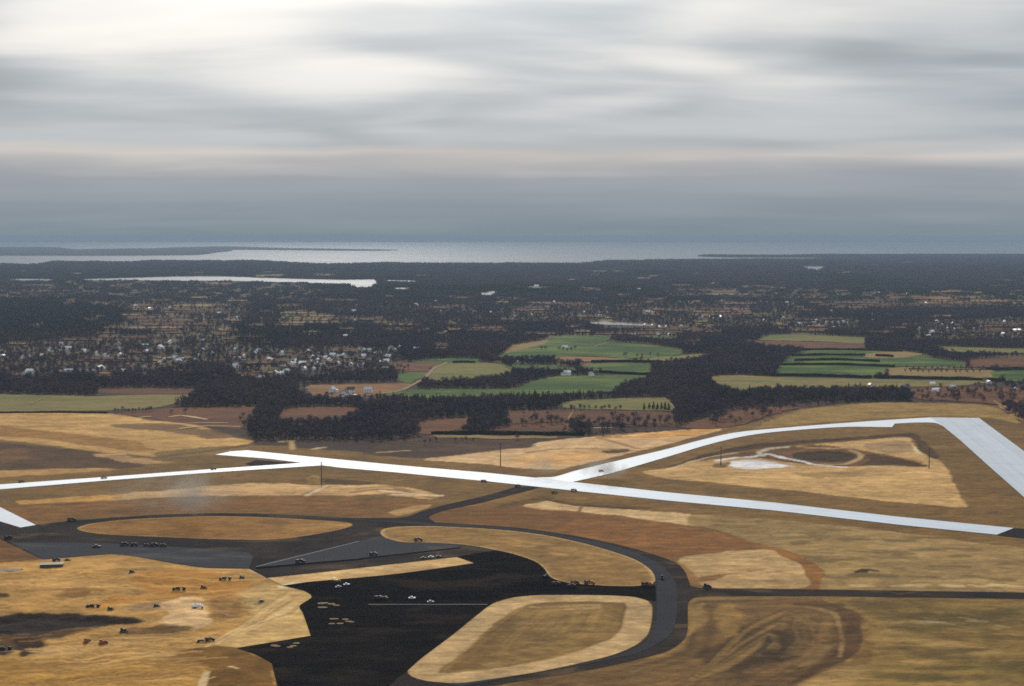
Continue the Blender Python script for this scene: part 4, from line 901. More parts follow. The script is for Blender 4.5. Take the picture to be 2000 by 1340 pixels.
def hedge(pix, label, h=4.5, wd=5.0):
    c = [np.array(p) for p in gl(pix, 12, False)]; V, Fc = [], []; r = random.Random(len(pix) + int(pix[0][0]))
    o0 = c[0]; base = []
    for i in range(len(c)):
        d = c[min(i + 1, len(c) - 1)] - c[max(i - 1, 0)]; n = np.array([-d[1], d[0]]) / (np.linalg.norm(d) + 1e-9)
        hh = h * r.uniform(.7, 1.0); s = len(V)
        for q, z in ((-.5, -0.8), (-.42, hh * .7), (0, hh), (.42, hh * .7), (.5, -0.8)):
            p = c[i] + n * q * wd * r.uniform(.8, 1.2) - o0; V.append(Vector((p[0], p[1], z)))
        if i:
            for j in range(4): Fc.append((s - 5 + j, s - 4 + j, s + 1 + j, s + j))
        base.append((c[i] - o0, n, hh))
    L = sum(np.linalg.norm(c[i + 1] - c[i]) for i in range(len(c) - 1))
    for _ in range(int(L * 2.2)):
        i = r.randrange(len(base) - 1); t = r.random(); p = base[i][0] * (1 - t) + base[i + 1][0] * t; q = r.uniform(-.55, .55)
        p = p + base[i][1] * q * wd; z = base[i][2] * r.uniform(.35, 1.0)
        tri_leaf(V, Fc, Vector((p[0], p[1], z)), Vector((r.uniform(-1, 1), r.uniform(-1, 1), r.uniform(0, 1.4))).normalized(), r.uniform(.8, 2.0), r.uniform(.7, 1.6), r)
    m = mk('hedgerow', [(V, Fc)], [hedge_m]); o = link('hedgerow', m, None, None, (o0[0], o0[1], 0)); tag(o, label, 'hedge', 'dark field hedges')
for pts_, lb, h in [
  ([(1155,707.5),(1220,706.5),(1288,708)], 'dark hedge above the green field, below the tan strip', 5),
  ([(1000,726),(1060,726.5),(1128,728)], 'dark hedge under the dull green field, ending at a tree clump', 6),
  ([(1170,728),(1225,731),(1278,733)], 'dark hedge along the bottom of the enclosed green field', 6),
  ([(884,709),(905,708.5),(928,709)], 'short dark hedge below the thin green field', 5),
  ([(842,849),(930,848.5),(1040,850),(1142,851)], 'long thick hedge between the brown strips and the scrub', 5.5),
  ([(1547,696),(1620,694.5),(1690,695)], 'second hedge down in the hedged green fields', 6),
  ([(1710,696),(1745,697.5)], 'short hedge on the tan patch among hedged fields', 6),
  ([(1552,705.5),(1640,704),(1718,707.5)], 'third hedge down in the hedged green fields', 6),
  ([(1526,714),(1640,713.5),(1748,717.5)], 'fourth hedge down, reaching the orchard corner', 6),
  ([(1507,734),(1610,735.5),(1702,739)], 'lowest hedge between green fields and the long pale field', 6),
  ([(1707,738),(1840,741),(1964,745)], 'hedge below the orchard rows', 6.5),
  ([(1550,683.5),(1650,684),(1762,687)], 'top hedge under the reddish field', 5),
  ([(1925,722.5),(2000,723),(2060,723)], 'hedge between the red-brown and dark green fields', 5.5),
  ([(1775,722),(1850,722),(1925,722.5)], 'thin hedge behind the orchard trees', 2.5),
  ([(0,806.5),(110,806),(210,807.5)], 'low dark hedge between olive field and sandy fill', 2.5),
]: hedge(pts_, lb, h)

# ------------------------------------------------------------------ mesh helpers for built things
class MB:
    def __init__(s): s.bm = bmesh.new()
    def box(s, c, d, taper=(1, 1), shift=(0, 0), rot=None):
        x, y, z = (v / 2 for v in d); vs = []
        for sz in (-1, 1):
            tx, ty = (taper if sz > 0 else (1, 1)); ox, oy = (shift if sz > 0 else (0, 0))
            for sx, sy in ((-1, -1), (1, -1), (1, 1), (-1, 1)):
                p = Vector((sx * x * tx + ox, sy * y * ty + oy, sz * z))
                if rot: p = rot @ p
                vs.append(s.bm.verts.new(p + Vector(c)))
        for f in ((3, 2, 1, 0), (4, 5, 6, 7), (0, 1, 5, 4), (1, 2, 6, 5), (2, 3, 7, 6), (3, 0, 4, 7)): s.bm.faces.new([vs[i] for i in f])
        return s
    def cyl(s, c, r, L, axis='y', n=14, r2=None):
        r2 = r if r2 is None else r2; ring = []
        for e, rr in ((-1, r), (1, r2)):
            q = []
            for i in range(n):
                t = 2 * math.pi * i / n; a, b = math.cos(t) * rr, math.sin(t) * rr; h = e * L / 2
                p = {'x': (h, a, b), 'y': (a, h, b), 'z': (a, b, h)}[axis]; q.append(s.bm.verts.new(Vector(p) + Vector(c)))
            ring.append(q)
        for i in range(n): s.bm.faces.new((ring[0][i], ring[0][(i + 1) % n], ring[1][(i + 1) % n], ring[1][i]))
        s.bm.faces.new(ring[0][::-1]); s.bm.faces.new(ring[1]); return s
    def prism(s, prof, y0, y1):
        """profile in x-z swept across y"""
        a = [s.bm.verts.new((x, y0, z)) for x, z in prof]; b = [s.bm.verts.new((x, y1, z)) for x, z in prof]; n = len(prof)
        for i in range(n): s.bm.faces.new((a[i], a[(i + 1) % n], b[(i + 1) % n], b[i]))
        s.bm.faces.new(a[::-1]); s.bm.faces.new(b); return s
    def mesh(s, name, bevel=0.0):
        bmesh.ops.recalc_face_normals(s.bm, faces=s.bm.faces)
        if bevel: bmesh.ops.bevel(s.bm, geom=list(s.bm.edges), offset=bevel, segments=1, affect='EDGES', clamp_overlap=True)
        m = bpy.data.meshes.new(name); s.bm.to_mesh(m); s.bm.free(); return m
def part(name, mb, mat, parent, bevel=0.0): return link(name, mb.mesh(name, bevel), mat, parent)

# ------------------------------------------------------------------ houses
wall_w = plain('white_clapboard', (0.82, 0.83, 0.83), 0.6, var=0.06)
wall_g = plain('grey_clapboard', (0.60, 0.60, 0.58), 0.7, var=0.1)
wall_b = plain('brick_wall', (0.28, 0.17, 0.13), 0.8)
roof_l = plain('pale_roof', (0.55, 0.58, 0.61), 0.45, var=0.12, spec=0.6)
roof_w = plain('white_tin_roof', (0.84, 0.86, 0.88), 0.5, var=0.06, spec=0.7)
roof_d = plain('dark_roof', (0.09, 0.075, 0.07), 0.7)
glass = plain('window_glass', (0.03, 0.035, 0.04), 0.15, spec=0.6)
def house_mesh(L, Wd, Hh, R, wing=False):
    def body(b):
        b.box((0, 0, Hh / 2 - .4), (L, Wd, Hh + .8)); b.prism([(-L / 2, Hh), (L / 2, Hh), (L / 2, Hh)], 0, 0) if False else None
        for sx in (-1, 1):
            v = [b.bm.verts.new(q) for q in ((sx * L / 2, -Wd / 2, Hh), (sx * L / 2, Wd / 2, Hh), (sx * L / 2, 0, Hh + R))]; b.bm.faces.new(v)
        if wing: b.box((L * .25, -Wd * .75, Hh * .35), (L * .4, Wd * .6, Hh * .9))
        return b
    def roof(b):
        o = 0.5; k = R / (Wd / 2)
        for sy in (-1, 1):
            v = [(-L / 2 - o, sy * (Wd / 2 + o), Hh - o * k), (L / 2 + o, sy * (Wd / 2 + o), Hh - o * k), (L / 2 + o, 0, Hh + R + .05), (-L / 2 - o, 0, Hh + R + .05)]
            lo = [b.bm.verts.new(p) for p in v]; hi = [b.bm.verts.new((p[0], p[1], p[2] + .25)) for p in v]
            b.bm.faces.new(lo); b.bm.faces.new(hi[::-1])
            for i in range(4): b.bm.faces.new((lo[i], lo[(i + 1) % 4], hi[(i + 1) % 4], hi[i]))
        b.box((L * .2, 0, Hh + R + .4), (.9, .9, 1.6))
        if wing:
            b.box((L * .25, -Wd * .78, Hh * .82), (L * .45, Wd * .65, .25))
        return b
    return body(MB()), roof(MB())
HM = []
for i, (L, Wd, Hh, R, wg) in enumerate(((11, 8, 5.4, 3.0, False), (13, 8.5, 3.6, 2.6, True), (9.5, 8, 5.6, 3.2, True), (15, 9, 3.4, 2.4, False), (10, 7.5, 3.4, 3.0, False))):
    b, r = house_mesh(L, Wd, Hh, R, wg); HM.append((b.mesh('house_wall'), r.mesh('house_roof')))
def join2(a, b, name):
    m = bpy.data.meshes.new(name); V = [tuple(v.co) for v in a.vertices] + [tuple(v.co) for v in b.vertices]; n = len(a.vertices)
    F = [tuple(p.vertices) for p in a.polygons] + [tuple(i + n for i in p.vertices) for p in b.polygons]
    m.from_pydata(V, [], F); m.polygons.foreach_set('material_index', np.array([0] * len(a.polygons) + [1] * len(b.polygons), np.int32)); m.update(); return m
HJ = []
for a, b in HM:
    for wm, rm in ((wall_w, roof_l), (wall_w, roof_w), (wall_g, roof_l), (wall_w, roof_d)):
        j = join2(a, b, 'house'); j.materials.append(wm); j.materials.append(rm); HJ.append(j)
def houses(ox, oy, sc, pts_, label, group, name='house', s=1.0, dark=0.2):
    for x, y in pts_:
        p = G(ox + x / sc, oy + y / sc + 1.0); k = random.randrange(5) * 4 + (3 if random.random() < dark else random.choice((0, 1, 1, 1, 2)))
        o = link(name, HJ[k], None, None, (p[0], p[1], 0.3)); o.rotation_euler = (0, 0, random.choice((0, 1.57)) + random.uniform(-.5, .5)); o.scale = (s * U(.8, 1.15),) * 3
        look = ('white-walled grey-roofed ', 'white tin-roofed ', 'grey-walled ', 'white-walled dark-roofed ')[k % 4]
        tag(o, look + label, 'house', group + ', ' + look.strip(' ,'))
houses(0, 620, 4, [(210,305),(335,305),(410,250),(430,240),(480,215),(530,245),(655,278),(760,295),(860,250),(940,250),(930,215),(1000,227),(1062,215),(1140,270),(1130,225),(1250,245),(1325,185),(1330,205),(1380,245),(1585,187),(1835,262),(1650,285),(1580,270),(1290,330),(1320,340),(1370,330),(1395,355),(1420,340),(1440,340),(1530,325),(1560,300),(830,305),(940,297),(1250,365),(1910,310),(1985,285),(1860,325),(1840,390),(20,305),(480,250),(185,318),(455,262),(395,262)], 'small house in the wooded village west of the cottages', 'western village houses', s=1.0)
houses(0, 620, 4, [(205,437),(235,440),(535,425),(650,438),(680,441),(740,408),(775,400),(960,420),(985,412),(1115,400),(1110,412)], 'roadside cottage below the wooded village', 'lower village cottages', 'cottage', s=1.05)
houses(500, 620, 4, [(20,278),(95,332),(200,290),(205,375),(305,340),(350,340),(300,365),(360,360),(280,368),(360,412),(375,405),(450,412),(440,310),(480,295),(495,300),(480,335),(445,345),(475,368),(490,370),(525,375),(545,318),(565,270),(600,305),(575,345),(585,335),(640,375),(680,305),(655,320),(690,310),(740,375),(750,330),(795,385),(845,315),(840,385),(890,265),(930,300),(880,325),(960,280),(968,355),(1015,345),(1035,320),(1010,405),(1025,405),(1090,270),(1120,240),(1055,250),(205,440),(240,435),(150,452),(35,480),(60,480),(400,265),(800,270),(850,260)], 'cottage packed in the village cluster above the farm', 'village cluster cottages', 'cottage', s=1.0)
houses(500, 620, 4, [(1205,222),(1270,208),(1250,265),(1540,268),(1270,122),(1330,115),(1500,118),(1530,120),(1600,103),(700,160)], 'lone house in dark woods above the village', 'lone houses in the woods', s=1.1)
houses(1000, 620, 4, [(415,237),(480,370),(470,362),(620,455),(400,450),(430,450),(1575,395),(1870,425),(1925,345),(555,68),(950,150),(1140,130),(1230,140),(100,330),(230,340),(290,350),(150,345),(50,355),(255,352)], 'farm building by the hedged green fields', 'farm buildings by the green fields', 'farm_building', s=1.0)
houses(1000, 460, 4, [(20,632),(150,622),(245,628),(310,635),(365,632),(415,620),(475,620),(560,605),(690,625),(750,605),(595,537),(330,525),(810,548),(1060,600),(1100,605),(920,625),(1210,630),(1455,635),(1580,655),(1635,640),(1700,635),(1550,635),(1480,640),(1820,640),(1970,670),(1305,522),(1410,530),(1640,510),(1770,510),(1840,515),(1990,520),(1940,520),(1155,718),(1210,715),(1320,715),(1545,720),(1100,705),(1040,700)], 'tiny house in the woods around the pale pond', 'houses around the pale pond', s=1.0)
houses(1500, 460, 4, [(150,530),(190,535),(240,487),(490,455),(540,460),(820,450),(865,450),(810,487),(1090,457),(1235,533),(495,600),(575,603),(215,703),(245,700),(280,690),(350,685),(380,670),(395,700),(455,683),(495,687),(545,685),(585,675),(605,690),(520,720),(120,640),(180,680),(815,625),(815,670)], 'tiny house of the settlement beyond the hedged fields', 'settlement beyond the hedged fields', s=1.0)
houses(1500, 460, 4, [(1010,663),(1065,660),(1320,675),(1350,700),(1445,690),(1455,740),(1485,740),(1345,752),(1405,740),(1600,728),(1640,720),(1660,720),(1740,770),(1840,770),(1870,780),(1890,650),(1935,745),(1965,745),(1280,762),(1260,790),(1610,755),(1180,733),(1785,685),(1850,675)], 'tiny house in the woods above the red-brown field', 'houses in the eastern woods', s=1.0)
houses(500, 460, 4, [(765,605),(770,678),(1270,550),(1250,540),(1410,520),(1500,595),(1445,600),(1570,600),(1620,575),(1625,600),(1710,600),(1745,610),(1925,610),(1840,610),(380,465),(400,465)], 'distant building in the woods below the long lake', 'buildings below the long lake', s=1.25)
houses(0, 460, 4, [(640,533),(1060,550),(1160,573),(1330,565),(1710,610),(1790,580),(1845,650),(1595,655)], 'distant building on tan clearings near the lake', 'buildings on the far clearings', s=1.1)
houses(1000, 460, 4, [(915,430),(990,430),(840,430),(50,405),(190,405),(545,405)], 'distant house in the hazy woods before the bay', 'houses in the hazy woods', s=1.6)
houses(1500, 620, 4, [(800,540),(1050,545),(1085,545),(1285,525),(1310,575),(1440,548),(1725,515),(1935,565),(390,600),(1700,495)], 'house on the scrub beside the dark pinewood', 'roadside houses by the pinewood', s=0.85, dark=0.1)

def farmhouse(x, y, rz, i, rm, label, storeys=2, s=1.0):
    p = G(x, y); e = empty('farmhouse', (p[0], p[1], 0.3), rz); e.scale = (s, s, s); tag(e, label, 'house', 'white farmhouses')
    a, b = HM[i]; aw = a.copy(); aw.materials.clear(); br = b.copy(); br.materials.clear()
    link('wall', aw, wall_w, e); link('roof', br, rm, e)
    L, Wd = ((11, 8), (13, 8.5), (9.5, 8))[i]
    for sy in (-1, 1):
        for st in range(storeys):
            for wx in (-.32, 0, .32):
                if st == 0 and wx == 0: part('door', MB().box((0, sy * (Wd / 2 + .02), 1.05), (1.1, .1, 2.1)), roof_d, e); continue
                f = part('window', MB().box((wx * L, sy * (Wd / 2 + .02), 1.6 + st * 2.6), (1.3, .12, 1.6)), wall_g, e)
                part('pane', MB().box((wx * L, sy * (Wd / 2 + .07), 1.6 + st * 2.6), (1.05, .06, 1.35)), glass, f)
    for sx in (-1, 1):
        f = part('window', MB().box((sx * (L / 2 + .02), 0, 4.0), (.12, 1.3, 1.6)), wall_g, e); part('pane', MB().box((sx * (L / 2 + .07), 0, 4.0), (.06, 1.05, 1.35)), glass, f)
farmhouse(649, 767, 1.2, 2, roof_l, 'white farmhouse with pale roof at the wood end of the farmyard', s=1.1)
farmhouse(673.5, 775, 1.35, 2, roof_d, 'white gabled farmhouse with dark roof standing lowest in the farmyard', s=1.25)
farmhouse(685, 767.5, 0.05, 0, roof_d, 'white two-storey farmhouse with dark roof behind the gabled one', s=1.15)
farmhouse(719.5, 767.5, -0.1, 0, roof_l, 'white farmhouse standing alone at the track end of the farmyard', s=1.15)
p = G(693, 774); sh = empty('farm_shed', (p[0], p[1], 0.3), 0.6); tag(sh, 'small pale shed beside the gabled farmhouse', 'shed')
part('wall', MB().box((0, 0, 1.2), (5, 3.4, 2.8)), wall_w, sh); part('roof', MB().box((0, 0, 2.75), (5.6, 4.0, .3), (.9, .4)), roof_l, sh); part('door', MB().box((0, -1.72, 1.0), (1.2, .08, 1.9)), roof_d, sh)

# ------------------------------------------------------------------ machines and vehicles
tyre_m = plain('tyre_rubber', (0.015, 0.015, 0.015), 0.95, spec=0.03); rim_m = plain('wheel_rim', (0.035, 0.03, 0.025), 0.8, spec=0.05)
steel = plain('worn_steel', (0.05, 0.045, 0.04), 0.7, spec=0.1); dirtst = plain('muddy_steel', (0.10, 0.075, 0.045), 0.8)
PAINT = {k: plain('paint_' + k, c, 0.45, var=0.25, scale=1.2, spec=0.15) for k, c in dict(black=(0.018, 0.017, 0.018), maroon=(0.10, 0.022, 0.016), orange=(0.42, 0.10, 0.025), rust=(0.26, 0.07, 0.025), yellow=(0.48, 0.24, 0.03), white=(0.75, 0.77, 0.78), blue=(0.25, 0.33, 0.40), brown=(0.09, 0.05, 0.025), olive=(0.05, 0.045, 0.025), tan=(0.06, 0.042, 0.025)).items()}
WHEELS = {}
def wheel(e, x, y, r, wd):
    k = (r, wd)
    if k not in WHEELS: WHEELS[k] = (MB().cyl((0, 0, 0), r, wd, 'y', 16).mesh('tyre', 0.04), MB().cyl((0, 0, 0), r * .55, wd + .04, 'y', 10).mesh('rim'))
    t, rm = WHEELS[k]
    o = link('wheel', t, tyre_m, e, (x, y, r)); link('rim', rm, rim_m, o)
def root(name, x, y, rz, label, cat, s=1.0):
    p = G(x, y); e = empty(name, (p[0], p[1], 0), rz); e.scale = (s, s, s); tag(e, label, cat)
    pz = 0.18
    gx, gy = p
    if inside_poly(np.array([gx]), np.array([gy]), gl(YARD, 20))[0]: pz = terrain(gx, gy)
    e.location.z = pz; return e
def car(x, y, rz, c, label, s=1.0):
    e = root('car', x, y, rz, label, 'car', s)
    part('body', MB().prism([(-2.4, .35), (2.35, .35), (2.4, .75), (2.2, .95), (.9, 1.0), (-1.5, 1.02), (-2.35, .95)], -.88, .88), PAINT[c], e, .05)
    cab = part('cabin', MB().box((-.3, 0, 1.28), (2.4, 1.55, .6), (.68, .85)), glass, e); part('roof', MB().box((-.3, 0, 1.62), (1.6, 1.3, .08)), PAINT[c], cab)
    part('bumper', MB().box((2.42, 0, .5), (.12, 1.7, .18)), steel, e); part('bumper', MB().box((-2.44, 0, .5), (.12, 1.7, .18)), steel, e)
    for wx in (-1.45, 1.5):
        for wy in (-.8, .8): wheel(e, wx, wy, .36, .22)
    return e
def dump_truck(x, y, rz, c, label, s=1.0, c2=None, name='dump_truck'):
    e = root(name, x, y, rz, label, 'truck', s); c2 = c2 or c
    part('chassis', MB().box((-.2, 0, .8), (6.6, .9, .28)), steel, e)
    part('hood', MB().box((2.75, 0, 1.35), (1.3, 1.5, .95), (.95, .85)), PAINT[c], e, .06)
    cb = part('cab', MB().box((1.5, 0, 1.75), (1.4, 2.1, 1.75), (.85, .9)), PAINT[c], e, .06); part('windshield', MB().box((2.1, 0, 2.15), (.1, 1.7, .6)), glass, cb)
    bed = part('dump_bed', MB().box((-1.35, 0, 1.55), (3.9, 2.2, .2)).box((-1.35, 1.08, 2.05), (3.9, .1, .95)).box((-1.35, -1.08, 2.05), (3.9, .1, .95)).box((.6, 0, 2.2), (.1, 2.2, 1.25)).box((-3.28, 0, 1.95), (.1, 2.2, .75)), PAINT[c2], e)
    part('load', MB().box((-1.35, 0, 2.1), (3.6, 1.95, .8), (.55, .4)), PAINT['tan'], bed)
    for wx in (2.6, -1.2, -2.35):
        for wy in (-.95, .95): wheel(e, wx, wy, .52, .34)
    return e
def tank_truck(x, y, rz, c, label, s=1.0):
    e = root('tank_truck', x, y, rz, label, 'truck', s)
    part('chassis', MB().box((-.2, 0, .8), (6.8, .9, .28)), steel, e); part('hood', MB().box((2.85, 0, 1.35), (1.2, 1.5, .9), (.95, .85)), PAINT[c], e, .06)
    cb = part('cab', MB().box((1.65, 0, 1.75), (1.35, 2.1, 1.75), (.85, .9)), PAINT[c], e, .06); part('windshield', MB().box((2.25, 0, 2.15), (.1, 1.7, .6)), glass, cb)
    tk = part('tank', MB().cyl((-1.35, 0, 1.95), 1.1, 4.2, 'x', 18), PAINT[c], e, .1); part('hatch', MB().cyl((-1.3, 0, 3.1), .35, .25, 'z', 10), steel, tk)
    for wx in (2.7, -1.2, -2.35):
        for wy in (-.95, .95): wheel(e, wx, wy, .52, .34)
def roller(x, y, rz, c, label, s=1.0):
    e = root('road_roller', x, y, rz, label, 'road roller', s)
    part('body', MB().box((-.2, 0, 1.45), (3.0, 1.3, .8), (.95, .9)), PAINT[c], e, .06); part('fork', MB().box((2.0, 0, 1.5), (1.5, .25, .25)).box((2.3, .8, 1.0), (.25, .12, 1.2)).box((2.3, -.8, 1.0), (.25, .12, 1.2)), PAINT[c], e)
    part('front_drum', MB().cyl((2.3, 0, .65), .65, 1.4, 'y', 20), steel, e)
    for wy in (-.85, .85): part('rear_drum', MB().cyl((-1.2, wy, .85), .85, .5, 'y', 20), steel, e)
    cn = part('canopy', MB().box((-.9, 0, 3.0), (2.0, 1.8, .12)), PAINT[c], e)
    for a in (-1.7, -.1):
        for b in (-.75, .75): part('post', MB().box((a, b, 2.4), (.08, .08, 1.15)), steel, cn)
    part('seat', MB().box((-1.1, 0, 2.0), (.6, .6, .35)), PAINT['black'], e)
def bulldozer(x, y, rz, c, label, s=1.0):
    e = root('bulldozer', x, y, rz, label, 'bulldozer', s)
    for wy in (-1.0, 1.0): part('track', MB().prism([(-1.7, .1), (1.5, .0), (1.9, .45), (1.5, .9), (-1.7, .9), (-2.0, .5)], wy - .27, wy + .27), dirtst, e, .05)
    part('engine_hood', MB().box((.7, 0, 1.4), (1.9, 1.1, 1.0), (.96, .85)), PAINT[c], e, .05)
    part('hull', MB().box((-.4, 0, .8), (3.2, 1.4, .6)), PAINT[c], e)
    cb = part('cab', MB().box((-.9, 0, 1.95), (1.3, 1.4, 1.5), (.9, .88)), PAINT[c], e, .05); part('window', MB().box((-.9, 0, 2.25), (1.32, 1.42, .5), (.97, .97)), glass, cb)
    bl = part('blade', MB().prism([(2.35, .05), (2.55, .05), (2.35, .6), (2.5, 1.25), (2.3, 1.25), (2.15, .6)], -1.65, 1.65), steel, e)
    for wy in (-1.2, 1.2): part('push_arm', MB().box((1.3, wy, .5), (2.0, .14, .2)), PAINT[c], bl)
    part('exhaust', MB().cyl((1.1, .25, 2.2), .07, .8, 'z', 8), steel, e)
def scraper(x, y, rz, c, label, s=1.0):
    e = root('earth_scraper', x, y, rz, label, 'scraper', s)
    part('tractor', MB().box((3.6, 0, 1.6), (2.6, 1.7, 1.1), (.92, .85)).box((2.6, 0, 2.3), (.9, 1.3, .6)), PAINT[c], e, .06)
    part('gooseneck', MB().box((1.7, 0, 2.3), (1.8, .4, .4)).box((.9, 0, 1.9), (.4, 2.5, .35)), PAINT[c], e)
    bw = part('bowl', MB().prism([(-2.9, .8), (.6, .5), (.9, 1.5), (.3, 2.0), (-2.9, 2.2)], -1.35, 1.35), PAINT[c], e, .05); part('load', MB().box((-1.2, 0, 2.35), (3.0, 2.3, .6), (.5, .5)), PAINT['tan'], bw)
    part('push_frame', MB().box((-4.2, 0, 1.3), (2.2, .7, .5)), PAINT[c], e)
    for wx in (3.4, -3.9):
        for wy in (-1.15, 1.15): wheel(e, wx, wy, .95, .65)
def trailer(x, y, rz, label):
    e = root('flat_trailer', x, y, rz, label, 'trailer')
    part('deck', MB().box((0, 0, 1.05), (6.2, 2.3, .25)), PAINT['brown'], e); part('drawbar', MB().box((3.7, 0, .9), (1.4, .2, .18)), steel, e); part('load', MB().box((-.4, 0, 1.6), (4.4, 1.8, .8), (.9, .8)), PAINT['olive'], e)
    for wx in (-1.6, -2.4):
        for wy in (-1.0, 1.0): wheel(e, wx, wy, .42, .28)

dump_truck(817,1057,.1,'black','black dump truck on the edge of the grey base course under the long island',1.1)
dump_truck(729,1085,.15,'black','black dump truck in the middle of the grey base course wedge')
dump_truck(586,1100,.2,'black','black dump truck on the grey wedge near its dusty tip',1.15)
car(857,1088.5,.12,'black','dark low car parked at the far end of the tan sand strip'); car(827,1091.5,.12,'brown','brown car parked beside the tan sand strip'); car(842,1089.5,.1,'white','white car between two dark cars beside the tan strip')
roller(656,1139,.25,'yellow','yellow road roller on the black apron under the tan strip',1.35)
car(677,1143.5,.3,'white','small white car near the yellow roller on the black apron'); car(661,1148,.5,'blue','small blue car below the yellow roller on the black apron')
dump_truck(739,1171,.05,'black','black truck standing above the pale line on the apron'); dump_truck(750,1171.5,.0,'maroon','dark red truck nose to tail with a black one on the apron',.9)
car(805,1170,.1,'white','white car on the black apron above the pale line',1.05); car(841,1177.5,.05,'blue','pale blue car on the black apron touching the pale line',1.05)
dump_truck(1065,1129.5,1.2,'black','black truck against the corner of the long turf island')
dump_truck(1086,1143,.1,'maroon','maroon truck alone on the neck of the black apron'); dump_truck(1123,1141.5,.15,'maroon','maroon truck at the turf edge beside the orange spreader'); dump_truck(1116,1147.5,.2,'maroon','maroon truck just below another on the apron neck')
dump_truck(1151,1142.5,-.1,'orange','orange spreader truck at the lower edge of the long turf island',1.25,'rust'); dump_truck(1264,1146.5,-.05,'rust','orange and maroon truck entering the grey curved lane',1.35,'maroon')
bulldozer(1293,1132,1.5,'black','dark machine driving along the grey curved lane',1.25); bulldozer(1380,1149,.3,'black','dark machine where the straight road leaves the curve',1.3)
dump_truck(16,1053,.8,'black','dark truck beside the brown corner of the western asphalt'); dump_truck(140,1018,.1,'black','black truck at the far edge of the western taxiway',1.15)
car(189,1069.5,0,'brown','brown car on the grey base course beside the yard',1.5)
for x, l, k in ((243,'first black truck in the queue on the grey base course',1.1),(262,'second black truck in the queue on the grey base course',1.0),(286,'third truck in the queue, after the gap',.8),(301,'fourth truck in the queue on the grey base course',1.1),(318,'last truck in the queue on the grey base course',.9)):
    dump_truck(x, 1066 + (x - 240) * .025, -.04 + U(-.05, .05), 'black', l, k)
bulldozer(257,1119,.3,'olive','small olive bulldozer alone on the golden sand',1.0)
scraper(440,1134,.25,'olive','olive earth scraper on the golden ridge near the grey apron',.95); bulldozer(472,1130,.2,'brown','brown bulldozer pushing next to the olive scraper',.95)
scraper(350,1154,.15,'tan','dusty scraper on the orange sand cut'); bulldozer(397,1150.5,.2,'rust','rust-red bulldozer on the orange sand cut',1.1)
scraper(182,1185,.1,'black','black earth scraper above the dark pit',1.0); bulldozer(215,1190,.2,'black','black bulldozer above the dark pit',1.0)
bulldozer(305,1184,.3,'olive','olive bulldozer at the pale sand mound',1.0); tank_truck(386,1190,.3,'white','white tank truck on the pale sand mound',1.15)
car(510,1174.5,.9,'black','black car on the haul road across the light sand'); 
bulldozer(169,1255,1.3,'orange','orange bulldozer on the haul tracks, the slimmer of two',1.05); bulldozer(200,1257,.9,'orange','orange bulldozer on the haul tracks nearer the long truck',1.15)
dump_truck(410,1252,.12,'black','black haul truck with trailer on the light sand corner',.95); trailer(393.5,1253.5,.12,'olive loaded trailer hitched to the black haul truck')
bulldozer(241,1237,.2,'olive','olive bulldozer between dark ridges and haul tracks',1.2); scraper(8,1272,.2,'black','black scraper beside the dark pit mound',1.0)
for x, y, rz, c, l in ((1174,922,.5,'brown','brown car on the white taxiway north of the runway'),(1121,960,-.1,'maroon','dark red truck on the runway edge by the junction'),(1083,964,0,'brown','brown truck on the earth below the runway junction'),(945,942,-.1,'brown','brown truck on the runway shoulder near the dust'),(1011,951,.2,'brown','brown truck where the dark connector meets the runway'),(417,918,.2,'brown','brown truck on the narrow white taxiway'),(203,935.5,.2,'maroon','dark red truck on the narrow white taxiway'),(42,943,.2,'brown','brown truck on the verge of the narrow taxiway')):
    dump_truck(x, y, rz, c, l, .95)

# site shed, pipe stack and sand heaps
e = root('site_shed', 101, 1106, 0.12, 'long grey-roofed site shed on the golden sand by the grey apron', 'shed')
part('wall', MB().box((0, 0, 1.3), (17, 5.5, 2.9)), dirtst, e); part('roof', MB().prism([(-9, 2.75), (9, 2.75), (9, 2.95), (-9, 2.95)], -3.2, 0.0).box((0, 1.6, 3.0), (18, 3.3, .2)), plain('tar_paper_roof', (0.30, 0.31, 0.28), 0.6), e)
for wx in (-6, -2, 2, 6): part('window', MB().box((wx, -2.78, 1.6), (1.6, .08, 1.0)), glass, e)
part('door', MB().box((4, -2.78, 1.1), (1.1, .09, 2.1)), PAINT['brown'], e)
dump_truck(110, 1096, .1, 'black', 'black truck parked behind the long site shed', .95); car(132, 1094.5, .1, 'olive', 'olive car parked past the end of the site shed')
e = root('pipe_stack', 20, 1114, 0.08, 'long stack of pale pipes lying on the sand', 'pipes')
for i in range(5): part('pipe', MB().cyl((U(-.6, .6), i * .75 - 1.5, .36), .36, 19, 'x', 12), PAINT['tan'] if i % 2 else wall_g, e)
for i in range(4): part('pipe', MB().cyl((U(-.6, .6), i * .75 - 1.1, 1.0), .36, 19, 'x', 12), PAINT['tan'] if i % 2 else wall_g, e)
heap_m = ground_mat('heaped_sand', alb((158, 134, 98)), amp=0.2, scales=(0.05, 0.3, 1.5), bump=0.3)
